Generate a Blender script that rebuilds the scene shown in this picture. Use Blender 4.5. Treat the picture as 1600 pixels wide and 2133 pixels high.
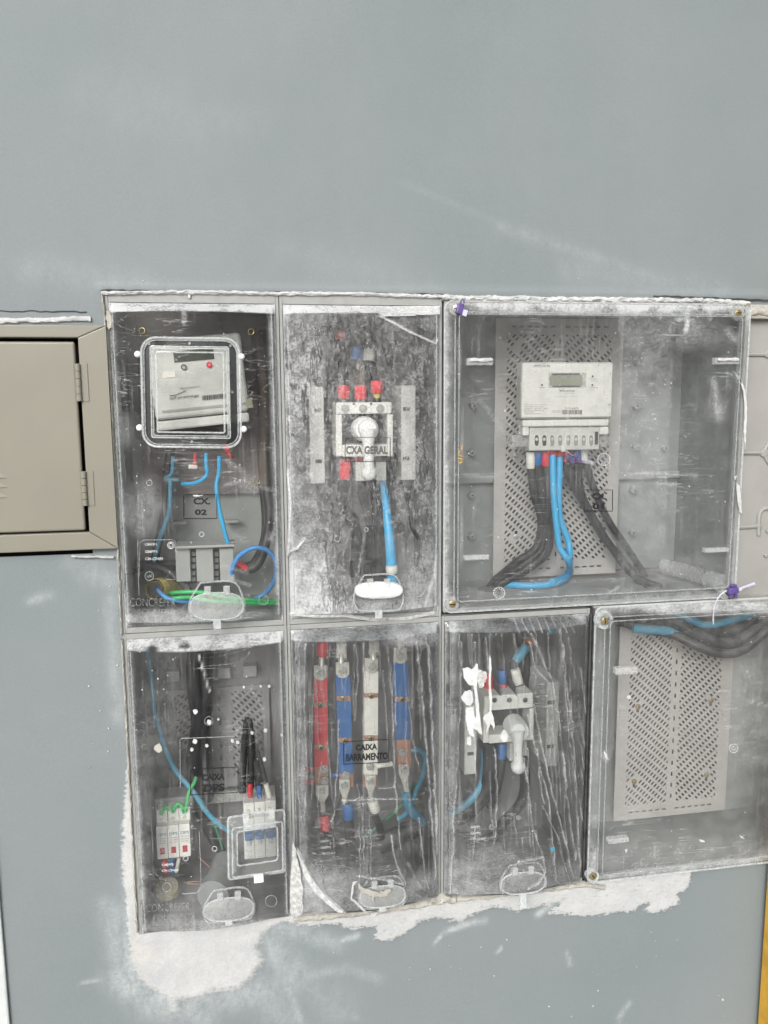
import bpy, bmesh, math, random
import numpy as np
from mathutils import Vector, Matrix
from mathutils.geometry import tessellate_polygon

random.seed(7)
for o in list(bpy.data.objects): bpy.data.objects.remove(o)
sc = bpy.context.scene
col = sc.collection

# ------------------------------------------------------------------ camera
ZC = 1.45            # eye height
DC = 1.17            # distance from the wall
F = 1700.0           # focal length in pixels of a 1600 x 2133 picture
R = np.array([[0.98456137, 0.00728857, -0.17488792],
              [-0.03188508, 0.9898842, -0.1382484],
              [0.17211116, 0.14169035, 0.97483414]])   # rows: right, down, forward in (X, -Z, Y)
cam_d = bpy.data.cameras.new('camera')
cam = bpy.data.objects.new('camera', cam_d); col.objects.link(cam)
def w3(r): return Vector((r[0], r[2], -r[1]))
M = Matrix.Identity(4)
for i, v in enumerate((w3(R[0]), -w3(R[1]), -w3(R[2]))):
    for j in range(3): M[j][i] = v[j]
M.translation = Vector((0, -DC, ZC))
cam.matrix_world = M
cam_d.sensor_fit = 'VERTICAL'; cam_d.sensor_height = 24.0
cam_d.lens = F / 2133.0 * 24.0
cam_d.clip_start = 0.02; cam_d.clip_end = 200
sc.camera = cam

# ------------------------------------------------------------------ world, sun, exposure
wd = bpy.data.worlds.new('World'); sc.world = wd; wd.use_nodes = True
nt = wd.node_tree; nt.nodes.clear()
sky = nt.nodes.new('ShaderNodeTexSky'); sky.sky_type = 'NISHITA'; sky.sun_disc = False
sky.sun_elevation = math.radians(30); sky.sun_rotation = math.radians(206)
sky.air_density = 1.0; sky.dust_density = 6.0; sky.ozone_density = 1.0
hs = nt.nodes.new('ShaderNodeHueSaturation'); hs.inputs['Saturation'].default_value = 0.3
bg = nt.nodes.new('ShaderNodeBackground'); bg.inputs['Strength'].default_value = 0.15
wo = nt.nodes.new('ShaderNodeOutputWorld')
nt.links.new(sky.outputs[0], hs.inputs['Color']); nt.links.new(hs.outputs[0], bg.inputs[0]); nt.links.new(bg.outputs[0], wo.inputs[0])
sd = bpy.data.lights.new('sun', 'SUN'); sd.energy = 1.5; sd.angle = math.radians(22); sd.color = (1.0, 0.985, 0.965)
sun = bpy.data.objects.new('sun', sd); col.objects.link(sun)
sun.rotation_euler = Vector((0.42, 0.86, -0.553)).to_track_quat('-Z', 'Y').to_euler()
sun.location = (-1, -3, 4)
vs = sc.view_settings; vs.view_transform = 'Standard'; vs.look = 'None'; vs.gamma = 1.0; vs.use_curve_mapping = False
vs.exposure = 0.13
sc.render.engine = 'CYCLES'
sc.cycles.use_denoising = True
sc.cycles.transparent_max_bounces = 32
sc.cycles.max_bounces = 8; sc.cycles.diffuse_bounces = 4; sc.cycles.glossy_bounces = 3

# ------------------------------------------------------------------ measuring helpers
def U(px, py, Y=0.0):
    """point on the plane at depth Y behind the wall face that is seen at a place of the photograph"""
    d = R.T @ np.array([(px - 800) / F, (py - 1066.5) / F, 1.0])
    t = (DC + Y) / d[2]
    return Vector((d[0] * t, Y, ZC - d[1] * t))
def FL(px, py, Z):
    """point on the horizontal plane at height Z (relative to the eye)"""
    d = R.T @ np.array([(px - 800) / F, (py - 1066.5) / F, 1.0])
    t = -Z / d[1]
    return Vector((d[0] * t, d[2] * t - DC, ZC + Z))
def proj(P):
    """photograph position of points (n,3)"""
    Q = np.stack([P[:, 0], ZC - P[:, 2], P[:, 1] + DC], 1) @ R.T
    return 800 + F * Q[:, 0] / Q[:, 2], 1066.5 + F * Q[:, 1] / Q[:, 2]
_rng = np.random.RandomState(3)
_lat = _rng.rand(256, 256)
def vn(x, y, s=1.0, oct=3):
    """value noise 0..1"""
    x = np.asarray(x, float) * s + 37.3; y = np.asarray(y, float) * s + 11.7
    out = 0; amp = .5; tot = 0
    for _ in range(oct):
        xi = np.floor(x).astype(int); yi = np.floor(y).astype(int); fx = x - xi; fy = y - yi
        fx = fx * fx * (3 - 2 * fx); fy = fy * fy * (3 - 2 * fy)
        g = lambda a, b: _lat[a % 256, b % 256]
        v = (g(xi, yi) * (1 - fx) + g(xi + 1, yi) * fx) * (1 - fy) + (g(xi, yi + 1) * (1 - fx) + g(xi + 1, yi + 1) * fx) * fy
        out = out + v * amp; tot += amp; amp *= .5; x = x * 2.03 + 5; y = y * 2.03 + 9
    return out / tot
def segd(px, py, poly):
    """distance of points to a polyline"""
    best = np.full(np.shape(px), 1e9)
    for (ax, ay), (bx, by) in zip(poly[:-1], poly[1:]):
        dx, dy = bx - ax, by - ay; L = dx * dx + dy * dy + 1e-9
        t = np.clip(((px - ax) * dx + (py - ay) * dy) / L, 0, 1)
        best = np.minimum(best, np.hypot(px - ax - t * dx, py - ay - t * dy))
    return best
def inside(px, py, poly):
    r = np.zeros(np.shape(px), bool); n = len(poly)
    for i in range(n):
        x1, y1 = poly[i]; x2, y2 = poly[(i + 1) % n]
        c = ((y1 > py) != (y2 > py)) & (px < (x2 - x1) * (py - y1) / (y2 - y1 + 1e-12) + x1)
        r ^= c
    return r
def sdf(px, py, poly):
    d = segd(px, py, list(poly) + [poly[0]])
    return np.where(inside(px, py, poly), d, -d)
def S(r, g, b):
    f = lambda c: c / 12.92 if c <= .04045 else ((c + .055) / 1.055) ** 2.4
    return (f(r / 255), f(g / 255), f(b / 255), 1)

# ------------------------------------------------------------------ material helpers
class N:
    def __init__(s, name):
        s.m = bpy.data.materials.new(name); s.m.use_nodes = True
        s.t = s.m.node_tree; s.t.nodes.clear()
        s.out = s.n('ShaderNodeOutputMaterial')
        s.tc = None
    def n(s, typ, **kw):
        k = s.t.nodes.new(typ)
        for a, b in kw.items(): setattr(k, a, b)
        return k
    def l(s, a, b): s.t.links.new(a, b)
    def val(s, sock, v):
        if hasattr(v, 'links') or hasattr(v, 'is_output'): s.l(v, sock)
        else: sock.default_value = v
    def obj(s, scale=(1, 1, 1), rot=(0, 0, 0), loc=(0, 0, 0)):
        if s.tc is None: s.tc = s.n('ShaderNodeNewGeometry')
        mp = s.n('ShaderNodeMapping'); s.l(s.tc.outputs['Position'], mp.inputs[0])
        mp.inputs['Scale'].default_value = scale; mp.inputs['Rotation'].default_value = rot; mp.inputs['Location'].default_value = loc
        return mp.outputs[0]
    def noise(s, scale, detail=4, rough=.55, vec=None):
        k = s.n('ShaderNodeTexNoise'); k.inputs['Scale'].default_value = scale; k.inputs['Detail'].default_value = detail
        k.inputs['Roughness'].default_value = rough
        s.l(vec if vec else s.obj(), k.inputs['Vector']); return k.outputs[0]
    def math(s, op, a, b=0.0, c=0.0, clamp=False):
        k = s.n('ShaderNodeMath', operation=op, use_clamp=clamp)
        s.val(k.inputs[0], a); s.val(k.inputs[1], b)
        if len(k.inputs) > 2: s.val(k.inputs[2], c)
        return k.outputs[0]
    def rng(s, v, a, b, c=0.0, d=1.0, smooth=True):
        k = s.n('ShaderNodeMapRange', interpolation_type='SMOOTHSTEP' if smooth else 'LINEAR')
        s.val(k.inputs[0], v)
        for i, q in enumerate((a, b, c, d)): s.val(k.inputs[i + 1], q)
        return k.outputs[0]
    def mix(s, f, a, b):
        k = s.n('ShaderNodeMix', data_type='RGBA'); s.val(k.inputs[0], f); s.val(k.inputs[6], a); s.val(k.inputs[7], b); return k.outputs[2]
    def mixs(s, f, a, b):
        k = s.n('ShaderNodeMixShader'); s.val(k.inputs[0], f); s.l(a, k.inputs[1]); s.l(b, k.inputs[2]); return k.outputs[0]
    def attr(s, name):
        k = s.n('ShaderNodeAttribute', attribute_name=name); return k.outputs['Fac']
    def bump(s, h, strength=.3, dist=.001):
        k = s.n('ShaderNodeBump'); k.inputs['Strength'].default_value = strength; k.inputs['Distance'].default_value = dist
        s.l(h, k.inputs['Height']); return k.outputs[0]
    def pbr(s, color, rough=.5, metal=0.0, normal=None, spec=.5):
        k = s.n('ShaderNodeBsdfPrincipled'); s.val(k.inputs['Base Color'], color); s.val(k.inputs['Roughness'], rough)
        k.inputs['Metallic'].default_value = metal; k.inputs['Specular IOR Level'].default_value = spec
        if normal: s.l(normal, k.inputs['Normal'])
        return k.outputs[0]
    def done(s, sh): s.l(sh, s.out.inputs[0]); return s.m

def plain(name, c, rough=.5, metal=0.0, dirt=.25, dust=(.55, .55, .53, 1), dustamt=.0, bump=.15, scale=70, spec=.4):
    k = N(name)
    n1 = k.noise(scale, 5); n2 = k.noise(scale * 4, 3)
    dark = tuple(x * (1 - dirt) for x in c[:3]) + (1,)
    base = k.mix(k.rng(n1, .35, .7), c, dark)
    if dustamt > 0:
        g = k.tc; sx = k.n('ShaderNodeSeparateXYZ'); k.l(g.outputs['Normal'], sx.inputs[0])
        up = k.rng(sx.outputs[2], -.2, .9, .25, 1.0)
        base = k.mix(k.math('MULTIPLY', k.math('MULTIPLY', up, k.rng(n1, .3, .65)), dustamt), base, dust)
    return k.done(k.pbr(base, k.rng(n2, .2, .8, rough * .8, min(1, rough * 1.2)), metal, k.bump(n2, bump, .0006), spec))

MT = {}
def mat(key, *a, **k):
    if key not in MT: MT[key] = plain(key, *a, **k)
    return MT[key]
mat('box_plastic', S(148, 150, 149), .5, dirt=.18, dustamt=.2)
mat('box_inner_grey', S(134, 139, 138), .6, dirt=.22, dustamt=.35, scale=18)
mat('conduit_dim', S(138, 130, 92), .6, dirt=.3, dustamt=.5)
mat('box_inner', S(148, 152, 150), .6, dirt=.2, dustamt=.4, scale=30)
mat('box_inner_dark', S(123, 123, 125), .65, dirt=.2, dustamt=.35, scale=30)
mat('stand_in_dark', S(120, 112, 110), .7, dirt=.35, dustamt=.25, scale=25)
mat('plate_steel', S(176, 174, 171), .5, dirt=.16, dustamt=.3, scale=20)
mat('white_plastic', S(222, 222, 217), .42, dirt=.1, dustamt=.1)
mat('cream_plastic', S(198, 199, 195), .45, dirt=.12, dustamt=.2)
mat('handle_white', S(232, 233, 232), .4, dirt=.06, dustamt=.1)
mat('grey_plastic', S(158, 160, 158), .5, dirt=.15, dustamt=.25)
mat('dark_plastic', S(66, 66, 70), .55, dirt=.25, dustamt=.3)
mat('black_cable', S(38, 37, 40), .5, dirt=.25, dustamt=.18, scale=40)
mat('black_cable_clean', S(30, 31, 34), .5, dirt=.2, dustamt=.06, scale=40)
mat('brown_cable', S(92, 78, 68), .6, dirt=.3, dustamt=.3, scale=40)
mat('blue_cable', S(38, 168, 222), .38, dirt=.1, dustamt=.12, scale=110)
mat('blue_cable_dim', S(56, 146, 178), .45, dirt=.2, dustamt=.35, scale=110)
mat('blue_wire', S(66, 146, 218), .4, dirt=.1, dustamt=.15)
mat('green_wire', S(48, 186, 104), .42, dirt=.12, dustamt=.15)
mat('green_wire_dim', S(50, 120, 84), .5, dirt=.2, dustamt=.3)
mat('red_tape', S(214, 52, 62), .42, dirt=.15, dustamt=.1)
mat('blue_tape', S(40, 100, 164), .42, dirt=.15, dustamt=.15)
mat('white_tape', S(226, 224, 216), .5, dirt=.1, dustamt=.1)
mat('yellow_conduit', S(206, 190, 92), .5, dirt=.25, dustamt=.35)
mat('grey_pipe', S(138, 141, 143), .45, dirt=.15, dustamt=.3)
mat('copper', S(196, 146, 122), .4, .25, dirt=.25, scale=120)
mat('copper_dull', S(158, 122, 104), .5, .3, dirt=.3, scale=120)
mat('tin', S(208, 205, 196), .35, .2, dirt=.2)
mat('zinc', S(190, 192, 188), .3, .45, dirt=.2)
mat('brass', S(176, 160, 118), .35, .75, dirt=.25)
mat('crack_dark', S(74, 76, 76), .9)
mat('wall_chip', S(108, 115, 116), .9)
mat('black_print', S(30, 30, 32), .6, dirt=.1, bump=0)
mat('grey_print', S(88, 88, 88), .6, dirt=.1, bump=0)
mat('pale_print', S(150, 152, 152), .6, dirt=.1, bump=0)
mat('teal_print', S(70, 140, 150), .6, dirt=.1, bump=0)
mat('lcd', S(150, 154, 138), .3, dirt=.15, scale=300)
mat('lcd_dark', S(66, 70, 62), .35, dirt=.3, scale=300)
mat('red_window', S(178, 66, 74), .35, dirt=.2)
mat('black_rubber', S(38, 38, 42), .6, dirt=.2, dustamt=.25)
mat('purple_seal', S(92, 76, 136), .4, dirt=.2)
mat('tag_pale', S(196, 194, 214), .4, dirt=.1)
mat('yellow_paint', S(206, 160, 56), .5, dirt=.22, scale=30, bump=.4)
mat('beige_steel', S(131, 129, 118), .38, dirt=.07, scale=9, bump=.05)
mat('cabinet_dark', S(66, 60, 58), .7)
mat('olive_tape', S(160, 164, 128), .5, dirt=.1)
mat('beige_panel', S(148, 149, 148), .55, dirt=.1, scale=14)
mat('post_white', S(196, 202, 202), .6, dirt=.12, scale=30)

def plaster(name, c1, c2, bump=.8):
    k = N(name)
    n1 = k.noise(45, 6, .65); n2 = k.noise(190, 5, .6)
    base = k.mix(k.rng(n1, .38, .7), c1, c2)
    return k.done(k.pbr(base, .9, 0, k.bump(k.math('ADD', n1, n2), bump, .0015), .2))
MT['plaster'] = plaster('plaster', S(192, 193, 193), S(170, 172, 173))
MT['plaster_cream'] = plaster('plaster_cream', S(172, 170, 163), S(152, 150, 144))
MT['paint_blob'] = plaster('paint_blob', S(198, 200, 200), S(178, 181, 182), .8)

def led_mat():
    k = N('red_led'); e = k.n('ShaderNodeEmission'); e.inputs[0].default_value = (1, .12, .14, 1); e.inputs[1].default_value = 1.2
    return k.done(e.outputs[0])
MT['led'] = led_mat()

def clear_mat(name, haze=.1, streak=.12, speck=.5, scratch=.25, bubble=0.0, tint=(.78, .805, .82, 1), rough=.1, refl=.8, body=(.96, .97, .97, 1), bumpk=.0):
    """dusty clear plastic: transparent body, reflection, and dust lying on it"""
    k = N(name)
    at = k.attr('dust')
    n1 = k.noise(38, 6, .6); n2 = k.noise(260, 3, .6)
    grain = k.math('ADD', k.rng(n1, .25, .75, .45, 1.25), k.rng(n2, .3, .75, -.22, .28))
    D = k.math('MULTIPLY', k.math('ADD', at, haze), grain)
    st = k.rng(k.noise(1, 3, .6, k.obj((240, 10, 9))), .5, .74)
    stm = k.rng(k.noise(9, 3), .38, .65)
    D = k.math('ADD', D, k.math('MULTIPLY', k.math('MULTIPLY', st, stm), streak))
    if speck:
        v = k.n('ShaderNodeTexVoronoi'); v.inputs['Scale'].default_value = 130; k.l(k.obj((1, .4, .8)), v.inputs['Vector'])
        sx = k.n('ShaderNodeSeparateColor'); k.l(v.outputs['Color'], sx.inputs[0])
        r = k.math('MULTIPLY', k.math('POWER', sx.outputs[0], 3.0), .17)
        sp = k.math('LESS_THAN', v.outputs['Distance'], r)
        sp = k.math('MULTIPLY', sp, k.rng(k.noise(14, 3), .42, .62))
        D = k.math('ADD', D, k.math('MULTIPLY', sp, speck))
    if scratch:
        for rot, off in ((.5, 3.1), (-.75, 7.7)):
            w = k.noise(1, 2, .5, k.obj((7, 60, 95), (0, rot, 0), (off, 0, off)))
            line = k.rng(k.math('ABSOLUTE', k.math('SUBTRACT', w, .5)), .0, .012, 1, 0)
            line = k.math('MULTIPLY', line, k.rng(k.noise(11, 2, .5, k.obj((1, 1, 1), (0, 0, 0), (off, 1, 2))), .52, .66))
            D = k.math('ADD', D, k.math('MULTIPLY', line, scratch))
    h = n1
    if bubble:
        bu = k.attr('bub')
        w = k.noise(92, 2.5, .55)
        ring = k.rng(k.math('ABSOLUTE', k.math('SUBTRACT', w, .5)), .018, .06, 1, 0)
        w2 = k.noise(260, 2, .5)
        ring2 = k.rng(k.math('ABSOLUTE', k.math('SUBTRACT', w2, .5)), .02, .07, 1, 0)
        ring = k.math('MAXIMUM', ring, k.math('MULTIPLY', ring2, .6))
        run = k.noise(1, 4, .6, k.obj((75, 20, 13)))
        runs = k.rng(k.math('ABSOLUTE', k.math('SUBTRACT', run, .5)), .008, .045, 1, 0)
        runs = k.math('MULTIPLY', runs, k.rng(k.noise(17, 2), .34, .5))
        wet = k.rng(k.noise(60, 5, .65), .47, .58)
        D = k.math('ADD', D, k.math('MULTIPLY', k.math('MULTIPLY', ring, bu), bubble))
        D = k.math('MULTIPLY', D, k.math('SUBTRACT', 1.0, k.math('MULTIPLY', k.math('MULTIPLY', k.math('MAXIMUM', runs, k.math('MULTIPLY', wet, .55)), bu), .85)))
        h = ring
    D = k.math('MINIMUM', k.math('MAXIMUM', D, 0.0), .97)
    tr = k.n('ShaderNodeBsdfTransparent'); tr.inputs[0].default_value = body
    df = k.n('ShaderNodeBsdfDiffuse'); df.inputs[0].default_value = tint
    gl = k.n('ShaderNodeBsdfGlossy'); gl.inputs['Roughness'].default_value = rough
    if bumpk: 
        b = k.bump(h, bumpk, .002); k.l(b, gl.inputs['Normal'])
    fr = k.n('ShaderNodeFresnel'); fr.inputs[0].default_value = 1.46
    tl = k.n('ShaderNodeBsdfTranslucent'); tl.inputs[0].default_value = tint
    a = k.mixs(D, tr.outputs[0], k.mixs(.4, df.outputs[0], tl.outputs[0]))
    a = k.mixs(k.math('MULTIPLY', k.math('MULTIPLY', fr.outputs[0], refl), k.math('SUBTRACT', 1.0, k.math('MULTIPLY', D, .8))), a, gl.outputs[0])
    return k.done(a)
MT['edge_clear'] = None
def edge_mat(name, c, alpha, rough=.25, vary=.15):
    k = N(name); tr = k.n('ShaderNodeBsdfTransparent'); n = k.noise(150, 4)
    p = k.pbr(c, rough, 0, k.bump(n, .2, .001), .5)
    return k.done(k.mixs(k.rng(n, .3, .7, max(0, alpha - vary), min(1, alpha + vary)), tr.outputs[0], p))
MT['edge_clear'] = edge_mat('edge_clear', S(206, 212, 213), .42, .12)
MT['edge_dim'] = edge_mat('edge_dim', S(186, 192, 193), .4, .15)
MT['dark_gasket'] = edge_mat('dark_gasket', S(36, 37, 40), .93, .4, .05)
MT['sheen'] = edge_mat('sheen', S(196, 199, 199), .22, .15, .06)
MT['emboss'] = edge_mat('emboss', S(186, 190, 192), .30)
MT['emboss_white'] = edge_mat('emboss_white', S(214, 217, 218), .52)
MT['frost'] = edge_mat('frost', S(196, 199, 199), .42, .2, .08)
MT['lid_faint'] = edge_mat('lid_faint', S(186, 188, 188), .22, .2, .06)
MT['lid_dust'] = edge_mat('lid_dust', S(200, 203, 203), .4, .2, .05)
MT['film_edge'] = edge_mat('film_edge', S(216, 218, 218), .46, .25, .2)
MT['shroud'] = edge_mat('shroud', S(186, 188, 186), .42)

# ------------------------------------------------------------------ mesh helpers
WL = {}
class MB:
    def __init__(s): s.v = []; s.f = []; s.mi = []
    def add(s, vs_, fs, m=0):
        b = len(s.v); s.v += [Vector(p) for p in vs_]; s.f += [tuple(b + i for i in q) for q in fs]; s.mi += [m] * len(fs); return s
    def box(s, x0, x1, y0, y1, z0, z1, m=0):
        if x0 > x1: x0, x1 = x1, x0
        if y0 > y1: y0, y1 = y1, y0
        if z0 > z1: z0, z1 = z1, z0
        v = [(x, y, z) for x in (x0, x1) for y in (y0, y1) for z in (z0, z1)]
        return s.add(v, [(0, 1, 3, 2), (4, 6, 7, 5), (0, 4, 5, 1), (2, 3, 7, 6), (0, 2, 6, 4), (1, 5, 7, 3)], m)
    def pbox(s, p0, q0, p1, q1, Yf, Yb, m=0):
        """box whose front face is seen between two photo corners, from depth Yf to Yb"""
        xm, ym = (p0 + p1) / 2, (q0 + q1) / 2
        return s.box(U(p0, ym, Yf).x, U(p1, ym, Yf).x, Yf, Yb, U(xm, q1, Yf).z, U(xm, q0, Yf).z, m)
    def tube(s, pts, r, n=10, closed=False, cap=True, m=0):
        P = [Vector(p) for p in pts]; k = len(P)
        rr = r if isinstance(r, (list, tuple)) else [r] * k
        up = None; rings = []
        for i in range(k):
            a = P[i - 1] if (i > 0 or closed) else P[i]; b = P[(i + 1) % k] if (i < k - 1 or closed) else P[i]
            t = (b - a); t = t.normalized() if t.length > 1e-9 else Vector((0, 0, 1))
            if up is None:
                up = t.orthogonal().normalized()
            else:
                up = up - t * up.dot(t); up = up.normalized() if up.length > 1e-9 else t.orthogonal().normalized()
            bn = t.cross(up)
            rings.append([P[i] + (up * math.cos(q) + bn * math.sin(q)) * rr[i] for q in [2 * math.pi * j / n for j in range(n)]])
        v = [p for rg in rings for p in rg]; f = []
        for i in range(k if closed else k - 1):
            i2 = (i + 1) % k
            for j in range(n):
                j2 = (j + 1) % n; f.append((i * n + j, i2 * n + j, i2 * n + j2, i * n + j2))
        if cap and not closed:
            f.append(tuple(range(n))); f.append(tuple((k - 1) * n + j for j in reversed(range(n))))
        return s.add(v, f, m)
    def lathe(s, c, axis, prof, n=20, m=0):
        """prof: list of (along axis, radius)"""
        a = Vector(axis).normalized(); u = a.orthogonal().normalized(); w = a.cross(u); c = Vector(c)
        v = []; f = []
        for (h, r) in prof:
            for j in range(n):
                q = 2 * math.pi * j / n; v.append(c + a * h + (u * math.cos(q) + w * math.sin(q)) * max(r, 1e-5))
        for i in range(len(prof) - 1):
            for j in range(n):
                j2 = (j + 1) % n; f.append((i * n + j, i * n + j2, (i + 1) * n + j2, (i + 1) * n + j))
        f.append(tuple(reversed(range(n)))); f.append(tuple((len(prof) - 1) * n + j for j in range(n)))
        return s.add(v, f, m)
    def prism(s, front, dy, m=0):
        """closed outline (list of points) pushed back by dy along Y"""
        P = [Vector(p) for p in front]; n = len(P)
        tri = tessellate_polygon([[Vector((p.x, p.z, 0)) for p in P]])
        v = P + [p + Vector((0, dy, 0)) for p in P]
        f = [tuple(t) for t in tri] + [tuple(i + n for i in reversed(t)) for t in tri]
        f += [(i, (i + 1) % n, n + (i + 1) % n, n + i) for i in range(n)]
        return s.add(v, f, m)
    def rot(s, ang, c, start=0):
        Rm = Matrix.Rotation(ang, 3, 'Y'); c = Vector(c)
        for i in range(start, len(s.v)): s.v[i] = c + Rm @ (s.v[i] - c)
        return s
    def build(s, name, material, parent=None, smooth=False, bev=0.0, bseg=2, recalc=True, **props):
        me = bpy.data.meshes.new(name)
        P = s.v; c = Vector((0, 0, 0))
        if P:
            lo = Vector((min(p.x for p in P), min(p.y for p in P), min(p.z for p in P)))
            hi = Vector((max(p.x for p in P), max(p.y for p in P), max(p.z for p in P)))
            c = (lo + hi) / 2
        me.from_pydata([p - c for p in P], [], s.f)
        ms = material if isinstance(material, (list, tuple)) else [material]
        for q in ms: me.materials.append(MT[q] if isinstance(q, str) else q)
        if len(ms) > 1: me.polygons.foreach_set('material_index', s.mi)
        if recalc:
            bm = bmesh.new(); bm.from_mesh(me); bmesh.ops.recalc_face_normals(bm, faces=bm.faces); bm.to_mesh(me); bm.free()
        if smooth:
            me.polygons.foreach_set('use_smooth', [True] * len(me.polygons))
            try: me.set_sharp_from_angle(angle=math.radians(42))
            except Exception: pass
        me.update()
        return put(name, me, c, parent, bev, bseg, **props)
def put(name, me, c, parent=None, bev=0.0, bseg=2, **props):
    o = bpy.data.objects.new(name, me); col.objects.link(o)
    WL[o.name] = Vector(c)
    if parent is not None:
        o.parent = parent; o.location = Vector(c) - WL[parent.name]
    else: o.location = c
    if bev:
        b = o.modifiers.new('bevel', 'BEVEL'); b.width = bev; b.segments = bseg; b.limit_method = 'ANGLE'; b.angle_limit = math.radians(40)
    for k, v in props.items(): o[k] = v
    return o
def thing(name, label, cat, loc, group=None):
    o = bpy.data.objects.new(name, None); col.objects.link(o); o.location = loc; o.empty_display_size = .02
    WL[o.name] = Vector(loc); o['label'] = label; o['category'] = cat
    if group: o['group'] = group
    return o
def smooth_path(P, sub=7):
    P = [Vector(p) for p in P]; out = []
    Q = [P[0] * 2 - P[1]] + P + [P[-1] * 2 - P[-2]]
    for i in range(1, len(Q) - 2):
        a, b, c, d = Q[i - 1:i + 3]
        for j in range(sub):
            t = j / sub
            out.append(.5 * ((2 * b) + (c - a) * t + (2 * a - 5 * b + 4 * c - d) * t * t + (3 * b - a - 3 * c + d) * t ** 3))
    out.append(P[-1]); return out
def cable(name, label, cat, pts, r, m, group=None, taper=None, parent=None, sub=7, n=10):
    P = smooth_path([p if isinstance(p, Vector) else U(*p) for p in pts], sub)
    k = len(P)
    rr = [r * (1 + .05 * (vn(i * .37, r * 900, 1, 2) - .5)) for i in range(k)] if not taper else [r + (taper - r) * i / (k - 1) for i in range(k)]
    o = MB().tube(P, rr, n).build(name, m, parent, smooth=True)
    if label: o['label'] = label; o['category'] = cat
    if group: o['group'] = group
    return o
def sleeve(name, parent, p, q, r, m, n=12):
    """short wrap of tape or ferrule round a cable"""
    P = [Vector(p).lerp(Vector(q), t) for t in (0, .08, .5, .92, 1)]
    return MB().tube(P, [r * .9, r, r * 1.03, r, r * .9], n).build(name, m, parent, smooth=True)

_vl = bpy.context.view_layer
def text_mesh(body, bold=0.0):
    cu = bpy.data.curves.new('t', 'FONT'); cu.body = body; cu.offset = bold; cu.resolution_u = 3; cu.fill_mode = 'FRONT'
    o = bpy.data.objects.new('t', cu); col.objects.link(o); _vl.update()
    me = bpy.data.meshes.new_from_object(o.evaluated_get(bpy.context.evaluated_depsgraph_get()))
    V = np.array([v.co[:] for v in me.vertices]); Fc = [tuple(p.vertices) for p in me.polygons]
    bpy.data.objects.remove(o); bpy.data.curves.remove(cu); bpy.data.meshes.remove(me)
    return V, Fc
def quad(c, u, v):
    tl, tr, br, bl = c
    x = (tl[0] * (1 - u) + tr[0] * u) * (1 - v) + (bl[0] * (1 - u) + br[0] * u) * v
    y = (tl[1] * (1 - u) + tr[1] * u) * (1 - v) + (bl[1] * (1 - u) + br[1] * u) * v
    return x, y
def text(body, c, surf, m, parent, name='lettering', bold=0.02, **props):
    """flat print on a surface: c = four corners in the photograph, surf(px,py) -> point"""
    V, Fc = text_mesh(body, bold)
    x0, x1 = V[:, 0].min(), V[:, 0].max(); y0, y1 = V[:, 1].min(), V[:, 1].max()
    P = []
    for p in V:
        P.append(surf(*quad(c, (p[0] - x0) / (x1 - x0), (y1 - p[1]) / (y1 - y0))))
    mb = MB(); mb.add(P, Fc)
    return mb.build(name, m, parent, recalc=False, **props)
def rect(x0, y0, x1, y1, sl=0.0, vs_=0.0):
    """four photo corners; sl = slope of horizontals, vs_ = x drift per px down"""
    return [(x0, y0), (x1, y0 + sl * (x1 - x0)), (x1 + vs_ * (y1 - y0), y1 + sl * (x1 - x0)), (x0 + vs_ * (y1 - y0), y1)]
def plane(Y): return lambda px, py: U(px, py, Y)


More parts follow.
